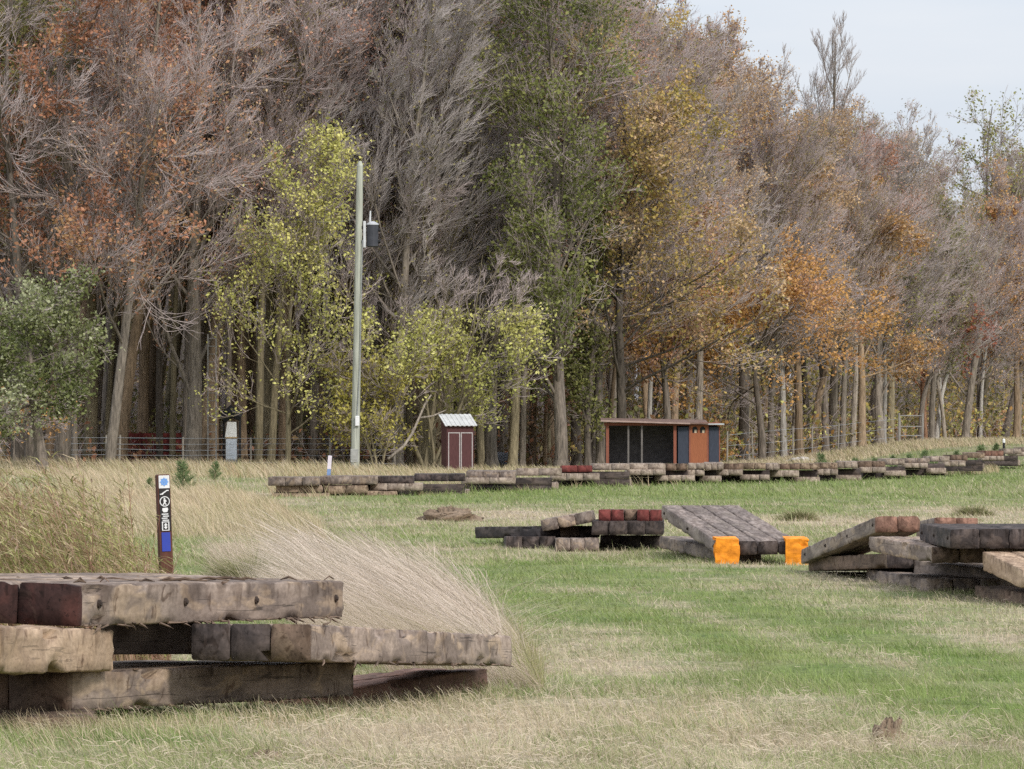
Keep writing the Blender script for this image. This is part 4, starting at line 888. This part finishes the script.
b = MB(); b.box((-.22, -.2, .42), (.22, .2, 1.28), bev=.02); b.build('lower_box', mat_plain('bluish white panel', (.52, .57, .64), .6, .12, 4), bx)
b = MB(); b.add([(-.26, -.18, 1.36), (.22, -.18, 1.36), (.22, .2, 1.36), (-.26, .2, 1.36), (-.16, -.15, 1.98), (.2, -.15, 1.98), (.2, .18, 1.98), (-.16, .18, 1.98)], [(0, 3, 2, 1), (4, 5, 6, 7), (0, 1, 5, 4), (1, 2, 6, 5), (2, 3, 7, 6), (3, 0, 4, 7)]); b.build('upper_box', mat_plain('white panel', (.72, .72, .70), .6, .1, 4), bx)
b = MB(); b.box((-.24, -.21, 1.285), (.23, .2, 1.355), bev=.01); b.build('tan_strap', mat_plain('tan strap', (.42, .28, .12), .7, .2, 6), bx)
b = MB(); b.tube([(-.38, 0, 2.1), (0, 0, 2.42), (.40, 0, 2.2)], [.2, .28, .2], 10); b.box((.3, .1, .2), (.38, .3, 2.2)); b.box((-.36, .1, .2), (-.30, .3, 2.1)); b.build('hood', BLACK, bx)
b = MB(); b.box((-.32, -.25, .34), (.25, .25, .41))
for xx in (-.3, .2):
    for yy in (-.22, .18): b.box((xx, yy, -.1), (xx + .04, yy + .04, .34))
b.build('stand', GLASSY, bx)
ld = thing('lattice_ladder', 'pale narrow ladder standing upright against a tree on the left', 'ladder', G(212, 246.5), 0)
LM = mat_plain('weathered aluminium', (.28, .265, .25), .6, .15, 4)
for sx in (-.17, .17):
    b = MB(); b.box((sx - .03, -.03, -.1), (sx + .03, .03, 5.6)); b.build('rail', LM, ld)
for k in range(17):
    b = MB(); b.tube([(-.14, 0, .3 + k * .32), (.14, 0, .3 + k * .32)], .02, 6); b.build('rung', LM, ld)
# wire fences
def fence(label, pxs, dfun, ht, wires, pm, name='wire_fence', wm=.010, wm_mat=None, pr=.05):
    f = thing(name, label, 'fence', (0, 0, 0)); pts = []
    for px in pxs:
        d = dfun(px); g = G(px, d); pts.append(g)
        b = MB(); lean = rng.uniform(-.06, .06); b.tube([(0, 0, -.2), (lean, 0, ht * rng.uniform(.95, 1.08))], [pr, pr * .85], 7); b.build('fence_post', pm, f, tuple(g))
    for hz in wires:
        b = MB(); b.tube([g + np.array([0, -pr - .01, hz * ht + rng.uniform(-.03, .03)]) for g in pts], wm, 4); b.build('wire', wm_mat or GLASSY, f)
    return f
PALE = mat_plain('silvered post wood', (.27, .24, .205), .85, .25, 4)
WIRE = mat_plain('bright wire', (.30, .32, .35), .4, .1, 3)
fence('wire fence along the edge of the wood on the left', [-60, -20, 40, 107, 119, 183, 251, 330, 395], lambda p: 243.0 - 0 * p, 1.35, [.22, .45, .62, .80, .97], PALE, wm=.008, wm_mat=WIRE)
fence('wire fence at the wood edge right of the long shed', [727, 753, 793, 812, 838, 862, 900], lambda p: float(tree_edge(p)) - 6, 1.5, [.3, .6, .95], PALE, wm=.008, wm_mat=WIRE)
gt = thing('pipe_gate', 'pale pipe gate left of the orange brown trunk on the right', 'gate', G(899, 331), 0)
for xx in (0, 1.3):
    b = MB(); b.tube([(xx, 0, -.2), (xx, 0, 1.75)], .05, 8); b.build('gate_post', LM, gt)
for zz in (.5, 1.0, 1.6):
    b = MB(); b.tube([(0, 0, zz), (1.3, 0, zz)], .035, 8); b.build('gate_rail', LM, gt)
# white round stone-like bundles right of the small shed, seen between trunks
for px, lab in ((500, 'grey covered bale between trunks right of the maroon shed, left one'), (512, 'grey covered bale between trunks right of the maroon shed, right one')):
    t_o = thing('covered_bale', lab, 'bale', G(px, 262)); b = MB()
    b.tube([(-.4, 0, .3), (-.3, 0, .33), (.3, 0, .33), (.4, 0, .3)], [.2, .36, .36, .2], 14); b.build('bale', mat_plain('grey plastic wrap', (.25, .27, .31), .5, .2, 5), t_o, smooth=False)
# fallen pale limb left of the maroon shed
b = MB(); b.tube([P(388, 459, 238), P(404, 446, 238.4), P(413, 432, 238.6), P(419, 418, 239), P(425, 404, 239.4), P(431, 395, 239.6)], [.06, .058, .055, .05, .045, .03], 8)
b.tube([P(419, 418, 239), P(433, 416, 239.2), P(446, 410, 239.5)], [.045, .038, .02], 7)
tag(b.build('fallen_limb', BARK_G, smooth=True), 'pale bare limb leaning against the trunks left of the maroon shed', 'branch')
# rocks / rubbish on the strip at the right
b = MB()
rgl = np.random.default_rng(5)
def clod(name, px, d, wx, hz, label, m_, seed, cat):
    rg = np.random.default_rng(seed); n, k = 22, 10; V = []
    for i in range(k + 1):
        ph = math.pi / 2 * i / k
        for j in range(n):
            th = 2 * math.pi * j / n; r = 1 + .55 * mnoise.noise((math.cos(th) * 2.2 + seed, math.sin(th) * 2.2, ph * 2.4)) + .3 * mnoise.noise((math.cos(th) * 6 + seed, math.sin(th) * 6, ph * 6))
            V.append((wx * r * math.cos(ph) * math.cos(th), wx * r * .8 * math.cos(ph) * math.sin(th), hz * (1.15 * r) * math.sin(ph) - .02))
    Q = [(i * n + j, i * n + (j + 1) % n, (i + 1) * n + (j + 1) % n, (i + 1) * n + j) for i in range(k) for j in range(n)]
    return tag(link(name, mesh_np(name, V, quads=np.array(Q), mats=[m_], smooth=False), None, tuple(G(px, d))), label, cat)
SOIL = mat_plain('dry brown soil', (.20, .145, .10), .95, .45, 22, bump=.8); HAY = mat_plain('matted hay', (.30, .215, .13), .95, .4, 30, bump=1)
clod('soil_clod', 889, 25.8, .072, .095, 'brown clod of earth on the grass at lower right', SOIL, 3, 'clod')
clod('soil_clod', 268, 23.9, .085, .045, 'dark matted clump in the grass at the lower left', SOIL, 8, 'clod')
clod('soil_heap', 452, 112, .55, .20, 'brown heap of earth beyond the tall dry grass', SOIL, 14, 'earth heap')
clod('soil_heap', 738, 92, .25, .12, 'small heap of earth behind the ramp', HAY, 15, 'earth heap')
clod('pale_rubble', 800, 268, .75, .22, 'low pale rubble on the dry strip right of the long shed', mat_plain('pale rubble', (.5, .46, .42), .9, .3, 9), 21, 'rubble')

# ------------------------------------------------------------------ grass, weeds, seedlings
def ribbons(rg, base, height, width, dirx, diry, curve, K=3, prof=None):
    """bent blades: base (n,3), tip leans (dirx, diry) x height; flat ribbons turned at random about the vertical"""
    n = len(base); t = np.linspace(0, 1, K)[None, :, None]
    lean = np.stack([dirx, diry, np.zeros(n)], -1)[:, None, :] * height[:, None, None]
    up = np.array([0, 0, 1.0])[None, None] * height[:, None, None]
    P_ = base[:, None] + up * (t - np.asarray(curve)[:, None, None] * .35 * t * t) + lean * (t ** 1.35)
    a = rg.uniform(0, math.pi, n); W_ = np.stack([np.cos(a) * .9 + .0, np.sin(a) * .6, np.zeros(n)], -1)[:, None, :]
    W_ = norm(W_)
    pr = (np.array(prof) if prof is not None else 1 - .85 * np.linspace(0, 1, K) ** 1.5)[None, :, None] * width[:, None, None] * .5
    Lf = P_ - W_ * pr; Rt = P_ + W_ * pr
    V = np.stack([Lf, Rt], 2).reshape(-1, 3)
    ix = np.arange(n * K * 2).reshape(n, K, 2)
    Q = np.stack([ix[:, :-1, 0], ix[:, :-1, 1], ix[:, 1:, 1], ix[:, 1:, 0]], -1).reshape(-1, 4)
    return V, Q, K * 2
DLUT = np.geomspace(18, 400, 3000); YLUT = HY + F * np.interp(DLUT, HD, HV) / DLUT
def d_of(py): return np.interp(-py, -YLUT, DLUT)
def clear_of_mats(px, py): return np.ones(len(px), bool)
def sward(name, label, n, pyr, h0, h1, seed, wmin=.0032, wpx=.62, jit=.32, pxr=(-150, 1170)):
    rg = np.random.default_rng(seed)
    px = rg.uniform(*pxr, n); py = rg.uniform(*pyr, n); d = d_of(py) * (1 + rg.normal(size=n) * .002)
    x = (px - CX) / F * d; z = gz(x, d)
    keep = d < tree_edge(px) - 2
    x, d, z, px, py = x[keep], d[keep], z[keep], px[keep], py[keep]; n = len(x)
    s = np.clip(straw(x, d), 0, 1)
    tall = .55 + .6 * vnoise(x, d, .45, 21) ** 2 + 1.9 * vnoise(x, d, .22, 25) ** 4 + .5 * vnoise(x, d, 2.2, 22)
    h = rg.uniform(h0, h1, n) * tall
    wv = np.maximum(wmin, wpx * d / F) * rg.uniform(.6, 1.3, n)
    fl = vnoise(x, d, .7, 23)[..., None]
    th = 6.28 * vnoise(x, d, .35, 24) + rg.normal(size=n) * .8; ln = np.abs(rg.normal(size=n)) * .8
    dx = np.cos(th) * ln - .12; dy = np.sin(th) * ln
    lay = (rg.random(n) < .35 * s); dx = np.where(lay, dx * 2.6, dx); h = np.where(lay, h * .8, h)
    V, Q, m = ribbons(rg, np.stack([x, d, z - .01], -1), h, wv, dx, dy, rg.uniform(.2, 1.2, n) + lay * 1.2)
    c = ground_col(x, d, rg.normal(size=n) * jit) * rg.uniform(.7, 1.25, (n, 1))
    return tag(link(name, mesh_np(name, V, quads=Q, mats=[GRASSM], col=np.repeat(c, m, 0))), label, 'grass', None, 'stuff')
sward('mown_grass', 'short mixed green and dry grass of the near meadow', 330000, (560, 800), .025, .07, 51)
sward('mown_grass', 'short grass of the middle meadow around the ramp', 200000, (494, 566), .04, .09, 52)
sward('mown_grass', 'grass of the far meadow up to the wood', 130000, (440, 496), .07, .16, 53)

def stand(name, label, n, field, h0, h1, pal, seed, lean=(-.55, 0), wpx=.6, K=5, head=False, curve=.7, wmin=.003, prof=None, cat='grass'):
    """tall grass: field(rg, n) returns x, y, relative height"""
    rg = np.random.default_rng(seed); x, y, rel = field(rg, n); n = len(x); z = gz(x, y)
    h = rg.uniform(h0, h1, n) * rel; wv = np.maximum(wmin, wpx * y / F) * rg.uniform(.7, 1.3, n)
    sway = .35 * (vnoise(x, y, .8, seed) - .5)
    bent = rg.random(n) < .07
    dx = np.where(bent, rg.normal(size=n) * .9, lean[0] + sway * 1.5 + rg.normal(size=n) * .22); dy = lean[1] + rg.normal(size=n) * .3; h = np.where(bent, h * .7, h)
    V, Q, m = ribbons(rg, np.stack([x, y, z - .02], -1), h, wv, dx, dy, curve * rg.uniform(.5, 1.2, n), K, prof)
    pal = np.array(pal); t = np.clip(vnoise(x, y, .9, seed + 1) * .6 + rg.random(n) * .5 - .05, 0, .999) * (len(pal) - 1); k = t.astype(int); f = (t - k)[:, None]
    c = (pal[k] * (1 - f) + pal[np.minimum(k + 1, len(pal) - 1)] * f) * rg.uniform(.75, 1.25, (n, 1))
    return tag(link(name, mesh_np(name, V, quads=Q, mats=[GRASSM], col=np.repeat(c, m, 0))), label, cat, None, 'stuff')
def poly_field(pxpts, lo, hi, relfun=None):
    """columns pxpts with near and far depth limits"""
    def f(rg, n):
        px = rg.uniform(pxpts[0], pxpts[-1], n); a = np.interp(px, pxpts, lo); b = np.interp(px, pxpts, hi)
        u = rg.random(n); d = a * (b / np.maximum(a, 1)) ** u; ok = b > a * 1.004
        px, d = px[ok], d[ok]; x = (px - CX) / F * d
        rel = np.ones(len(x)) if relfun is None else relfun(px, d, x)
        k = rel > .05
        return x[k], d[k], rel[k]
    return f
BLOND = [(.27, .21, .12), (.52, .42, .32), (.60, .50, .41), (.42, .32, .25), (.33, .30, .15), (.62, .53, .45)]
HAYP = [(.34, .25, .155), (.48, .375, .25), (.55, .455, .325), (.33, .31, .15), (.42, .30, .19)]
drel = lambda px, d, x: np.clip(np.minimum((px - 262) / 60, 1), .35, 1) * np.clip((580 - px) / 85, .2, 1) * (.75 + .4 * vnoise(x, d, 1.1, 31))
stand('tall_dry_grass', 'tall blond dry grass bent over to the left behind the near stack', 27000, poly_field([262, 320, 400, 470, 520, 545], [62, 47, 40, 37.5, 36.5, 36], [78, 74, 66, 56, 46, 38], drel),   .4, 1.05, BLOND, 61, (-.72, 0), .36, 6, curve=1.5, wmin=.0022)
stand('tall_dry_grass', 'thin seed heads above the bent dry grass', 6000, poly_field([280, 340, 420, 480, 530], [62, 50, 44, 40, 37], [78, 74, 66, 56, 44], drel), .7, 1.1, [(.46, .36, .29), (.60, .51, .43), (.50, .41, .34)], 62, (-.68, 0), .42, 7, curve=1.2, prof=[.4, .4, .4, .5, .9, 1.2, .2])
stand('tall_dry_grass', 'blond dry grass trailing off to the left of the bent clump', 9000, poly_field([215, 260, 330, 400], [66, 64, 62, 60], [84, 84, 84, 80], lambda px, d, x: np.clip(vnoise(x, d, 1.4, 38) * 2 - .3, 0, 1)), .25, .6, BLOND, 60, (-.6, 0), .4, 5, curve=.6)
stand('rough_grass', 'weeds growing at the foot of the long far row', 2500, poly_field([270, 400, 600, 800, 1000], [146.5, 148.5, 170, 187, 228], [148.5, 150.5, 172.5, 190, 232], lambda px, d, x: np.clip(vnoise(x, d, 1.2, 39) * 3 - 1.5, 0, 1)), .15, .5, HAYP[:2] + [(.2, .26, .08)], 59, (-.3, 0), .6, 4)
stand('rough_grass', 'short olive grass growing up through the bent blond clump', 6000, poly_field([250, 320, 400, 470, 520, 545], [62, 47, 40, 37.5, 36.5, 36], [78, 74, 66, 56, 46, 38]), .15, .5, [(.20, .22, .08), (.30, .28, .13), (.36, .28, .17)], 58, (-.3, 0), .4, 4)
stand('dry_tufts', 'scattered long dry stems in the foreground grass', 2600, poly_field([-60, 200, 420, 560, 760], [24, 24.5, 24, 24, 24], [27.5, 28, 34, 34, 29]), .05, .20, HAYP, 63, (-.3, 0), .5, 5, curve=1.0)
stand('dry_tufts', 'dry grass tufts along the foot of the near stack', 1900, poly_field([-20, 120, 330, 345, 520], [26.3, 26.5, 27.4, 30, 33.5], [27.4, 27.9, 30.5, 33.3, 36.0]), .05, .17, HAYP + [(.2, .26, .08)], 64, (-.35, 0), .5, 5, curve=1.0)
stand('hay_field', 'tan tall grass beyond the trail marker post', 30000, poly_field([60, 150, 240, 330], [92, 90, 88, 88], [205, 205, 142, 92], lambda px, d, x: np.clip(vnoise(x, d, 5, 33) * 3 - .75, 0, 1)), .25, .58, HAYP, 65, (-.4, 0), .65, 4)
stand('hay_field', 'tan tall grass along the edge of the wood on the left', 24000, poly_field([-90, 150, 300, 420, 500, 600], [205, 208, 196, 190, 200, 225], [242, 243, 243, 244, 244, 244], lambda px, d, x: (np.clip(vnoise(x, d, 4, 34) * 2.6 - .4, 0, 1.1)) * np.interp(px, [0, 330, 400, 620], [.8, .7, .5, .3])), .4, .95, HAYP + [(.3, .22, .12)], 66, (-.4, 0), .7, 4)
stand('hay_field', 'low tan grass on the strip before the wood on the right', 22000, poly_field([600, 720, 830, 930, 1110], [228, 236, 258, 292, 330], [252, 272, 304, 338, 372]), .16, .42, HAYP, 67, (-.3, 0), .7, 4)
stand('rough_grass', 'rank grass at the back of the long far row', 9000, poly_field([270, 400, 600, 800, 1000], [153, 154, 177, 190, 225], [160, 162, 184, 200, 240]), .2, .45, HAYP + [(.2, .24, .08)], 68, (-.35, 0), .65, 4)
# weeds at the left: stalks with narrow leaves and plumes
rg = np.random.default_rng(71)
f_ = poly_field([-110, 40, 130, 172], [36, 37, 38, 40], [56, 54, 52, 48], lambda px, d, x: np.clip((185 - px) / 45, .6, 1) * (.8 + .35 * vnoise(x, d, .9, 36)))
x, y, rel = f_(rg, 3000); n = len(x); H_ = rg.uniform(1.1, 1.55, n) * rel
base = np.stack([x, y, gz(x, y) - .02], -1)
dxs = -.38 + .2 * rg.normal(size=n); dys = .15 * rg.normal(size=n)
V1, Q1, m1 = ribbons(rg, base, H_, np.full(n, .007), dxs, dys, np.full(n, .4), 6, [1, .95, .9, .8, .7, .5])
cst = np.array([(.30, .17, .12), (.26, .2, .10), (.36, .25, .17)])[rg.integers(0, 3, n)]
k_leaf = 26; tt = rg.uniform(.15, 1, (n, k_leaf)); 
pos = base[:, None] + np.stack([dxs[:, None] * H_[:, None] * tt ** 1.7, dys[:, None] * H_[:, None] * tt ** 1.7, H_[:, None] * (tt - .14 * tt * tt)], -1)
pos = pos.reshape(-1, 3); nl = len(pos); tl = tt.ravel()
V2, Q2, m2 = ribbons(rg, pos, rg.uniform(.05, .12, nl), rg.uniform(.007, .014, nl), -1.0 + rg.normal(size=nl) * 1.0, rg.normal(size=nl) * .8, np.full(nl, 1.4), 3, [.5, 1, .1])
pl = np.array([(.36, .25, .14), (.25, .255, .085), (.33, .31, .13), (.45, .35, .22), (.40, .285, .22)])
bias = np.clip(tl * 3 + rg.normal(size=nl) * .9, 0, 4).astype(int)
low = tl < .4
cl = pl[bias]; cl[low] = np.array([(.36, .2, .14), (.40, .28, .19), (.26, .25, .09)])[rg.integers(0, 3, low.sum())]
cl = cl * rg.uniform(.7, 1.25, (nl, 1))
V = np.concatenate([V1, V2]); Q = np.concatenate([Q1, Q2 + len(V1)]); c = np.concatenate([np.repeat(cst, m1, 0), np.repeat(cl, m2, 0)])
tag(link('tall_weeds', mesh_np('tall_weeds', V, quads=Q, mats=[GRASSM], col=c)), 'tall yellow green and rusty weeds leaning left behind the near stack', 'weeds', None, 'stuff')
# low shrubs
def shrub(px, d, w_, h, pal, label, seed, n=1500, ls=.03, cat='shrub'):
    rg = np.random.default_rng(seed); g = G(px, d)
    ns = 60; D = rg.normal(size=(ns, 3)) * .6; D[:, 2] = 1; D[:, 0] -= .2
    p0 = np.zeros((ns, 3)); p0[:, :2] = rg.normal(size=(ns, 2)) * w_ * .22; pth = grow(rg, p0, D, rg.uniform(.5, 1, ns) * h, 5, .1, -.2, .15)
    p, dd, L2, _ = spawn(rg, pth, np.full(ns, h * .8), 6, .2, 1, .8, .4, .3); p2 = grow(rg, p, dd, L2, 3, .1, -.2, .1)
    V1, Q1 = join([tubes(pth, np.full(ns, .007), np.full(ns, .003), 3), tubes(p2, np.full(len(p2), .004), np.full(len(p2), .002), 3)])
    C = p2.reshape(-1, 3)[rg.integers(0, len(p2) * 3, n)] + rg.normal(size=(n, 3)) * .04
    V2, Q2, c2 = leaf_quads(rg, C, np.full(n, ls), pal)
    t = thing('shrub', label, cat, tuple(g)); link('twigs', mesh_np('twigs', V1, quads=Q1, mats=[TWIGM]), t); link('foliage', mesh_np('foliage', V2, quads=Q2, mats=[LEAFM], col=c2), t)
DGR = [(.10, .10, .045), (.18, .175, .075), (.28, .25, .12)]
def tussock(px, d, w_, h, label, seed, n=2600):
    rg = np.random.default_rng(seed); g = G(px, d); a = rg.uniform(0, 6.28, n); r = np.abs(rg.normal(size=n)) * w_ * .5
    b0 = np.stack([np.cos(a) * r, np.sin(a) * r * .8, np.zeros(n) - .02], -1)
    V, Q, m = ribbons(rg, b0, h * rg.uniform(.35, 1.1, n) * np.exp(-(r / w_) ** 2 * .6), np.maximum(.003, rg.uniform(.5, .9, n) * d / F), np.cos(a) * .5 - .25 + rg.normal(size=n) * .3, np.sin(a) * .4 + rg.normal(size=n) * .3, rg.uniform(.5, 1.6, n), 5)
    pal = np.array([(.16, .17, .075), (.23, .24, .10), (.32, .30, .16), (.42, .35, .23)])
    c = pal[np.clip((rg.random(n) * 3.2 + r / w_ * .8), 0, 3).astype(int)] * rg.uniform(.7, 1.2, (n, 1))
    t = link('grass_tussock', mesh_np('grass_tussock', V, quads=Q, mats=[GRASSM], col=np.repeat(c, m, 0)), None, tuple(g))
    tag(t, label, 'grass tussock')
tussock(252, 66, .42, .62, 'dull green grass tussock beside the green path right of the trail marker', 81)
tussock(330, 63, .42, .66, 'dull olive grass tussock at the left foot of the blond dry grass', 82)
tussock(295, 68, .32, .45, 'small faded grass tussock between the two dull green ones', 83, 1400)
tussock(146, 58, .30, .55, 'low green grass tussock just left of the trail marker post', 84, 1300)
tussock(800, 112, .45, .32, 'broad green tuft on the meadow behind the ramp', 85, 1500)
tussock(975, 118, .4, .34, 'green tuft on the meadow behind the almost black mat', 86, 1500)
tussock(150, 28.0, .0, 0, '', 0, 0) if 0 else None
# pine seedlings
def seedling_mesh(seed, H):
    rg = np.random.default_rng(seed)
    st_ = MB(); st_.tube([(0, 0, -.1), (0, 0, H)], [.03, .006], 6)
    n = 46; z = H * (.08 + .9 * np.arange(n) / n); L = (H - z) * .42 + .10; a = rg.uniform(0, 6.28, n)
    p0 = np.stack([np.zeros(n), np.zeros(n), z], -1); D = np.stack([np.cos(a), np.sin(a), np.full(n, .55)], -1)
    br = grow(rg, p0, D, L, 4, .35, -.1, .05)
    p, dd, L2, _ = spawn(rg, br, np.full(n, .5), 13, .15, 1, .8, .34, .2); nd = grow(rg, p, dd, L2, 2, .2, 0, .05)
    V1, Q1 = tubes(br, np.full(n, .010), np.full(n, .005), 3); V2, Q2 = tubes(nd, np.full(len(nd), .009), np.full(len(nd), .003), 3)
    V, Q = join([(V1, Q1), (V2, Q2)]); return st_, V, Q
NEED = mat_plain('pine needles', (.15, .205, .085), .7, .4, 5)
seeds = []
for sd_ in range(3): seeds.append(seedling_mesh(90 + sd_, 1.0))
PINES = [(183, 150, 1.05), (150, 150, .55), (215, 190, .75), (796, 200, .5), (821, 205, 1.15), (836, 205, .8), (855, 208, .95), (875, 208, .95), (893, 214, 1.0), (910, 215, 1.05), (925, 220, 1.25), (935, 220, .95), (957, 230, 1.1), (981, 240, 1.3), (997, 250, 1.2), (670, 196, .75), (605, 186, .45), (774, 205, .5)]
plabs = {0: 'bright green pine seedling right of the trail marker post', 1: 'dark stubby pine seedling left of the trail marker post', 2: 'small pale pine seedling in tan grass right of the trail marker', 15: 'little pine seedling in front of the long shed door side', 10: 'bushy dark pine seedling midway along the right hand row'}
pm = []
for st_, V, Q in seeds: pm.append((mesh_np('needles', V, quads=Q, mats=[NEED])))
for i, (px, d, h) in enumerate(PINES):
    t = thing('pine_seedling', plabs.get(i, 'small pine seedling on the grass behind the long far row'), 'pine seedling', tuple(G(px, d)), rng.uniform(0, 6), None if i in plabs else 'pine seedlings behind the long far row')
    h *= .8 if i < 3 else .66
    t.scale = (h, h, h)
    if i < 3: sb = seeds[i % 3][0]; sme = sb.build('stem', BARK_B, t); pm_s = sme.data if i == 0 else pm_s
    else: link('stem', pm_s, t)
    link('needles', pm[i % 3], t)
# bark scraps lying on the top mat of the near stack
rg = np.random.default_rng(95); b = MB()
for k in range(60):
    u_, v_ = rg.random(), rg.uniform(.05, 1.0)
    A, B = P(78, 584, 28), P(346, 580.5, 32.75); ax = (B - A); left = np.array([-ax[1], ax[0], 0]) / np.linalg.norm(ax[:2]) * 1.2
    c0 = A + ax * u_ + left * v_ + np.array([0, 0, .006]); a = rg.uniform(0, 3.14); L = rg.uniform(.04, .25)
    e = np.array([math.cos(a), math.sin(a), 0]) * L
    b.tube([c0 - e / 2, c0 + np.array([0, 0, rg.uniform(.0, .02)]), c0 + e / 2], [.003, rg.uniform(.004, .009), .003], 4)
tag(b.build('bark_scraps', W_BROWN), 'scraps of bark and straw strewn on the top mat of the near stack', 'bark scraps', None, 'stuff')
# fallen leaves on the meadow before the wood are part of the litter colour
# cut stems lying flat in the mown meadow
rg = np.random.default_rng(97); n = 60000
px = rg.uniform(-100, 1130, n); py = rg.uniform(575, 800, n); d = d_of(py); x = (px - CX) / F * d
sv = np.clip((straw(x, d) - .5) * 1.5 + .6, 0.04, 1); k = rg.random(n) < sv; x, d = x[k], d[k]; n = len(x)
a = rg.uniform(0, 6.28, n); L_ = rg.uniform(.012, .06, n) * (1 + .8 * (rg.random(n) < .15)); hz_ = rg.uniform(.005, .05, n)
V, Q, m = ribbons(rg, np.stack([x, d, gz(x, d) + hz_], -1), np.full(n, 1.0), np.maximum(.0016, .34 * d / F), np.cos(a) * L_, np.sin(a) * L_, np.full(n, 0.0), 3, [.7, 1, .5])
V = V.reshape(n, 3, 2, 3); zz = rg.normal(size=(n, 1, 1)) * .018 * np.array([0, 1, 1.6])[None, :, None]
V[..., 2] = (gz(x, d) + hz_)[:, None, None] + zz; V[:, :, 1, 2] += .002; V[:, :, 1, 1] += .0015
c = (STRAW2 * .9 + (STRAW - STRAW2) * rg.random((n, 1))) * rg.uniform(.7, 1.2, (n, 1))
tag(link('cut_straw', mesh_np('cut_straw', V.reshape(-1, 3), quads=Q, mats=[GRASSM], col=np.repeat(c, m, 0))), 'dry cut stems lying on the mown meadow', 'straw', None, 'stuff')
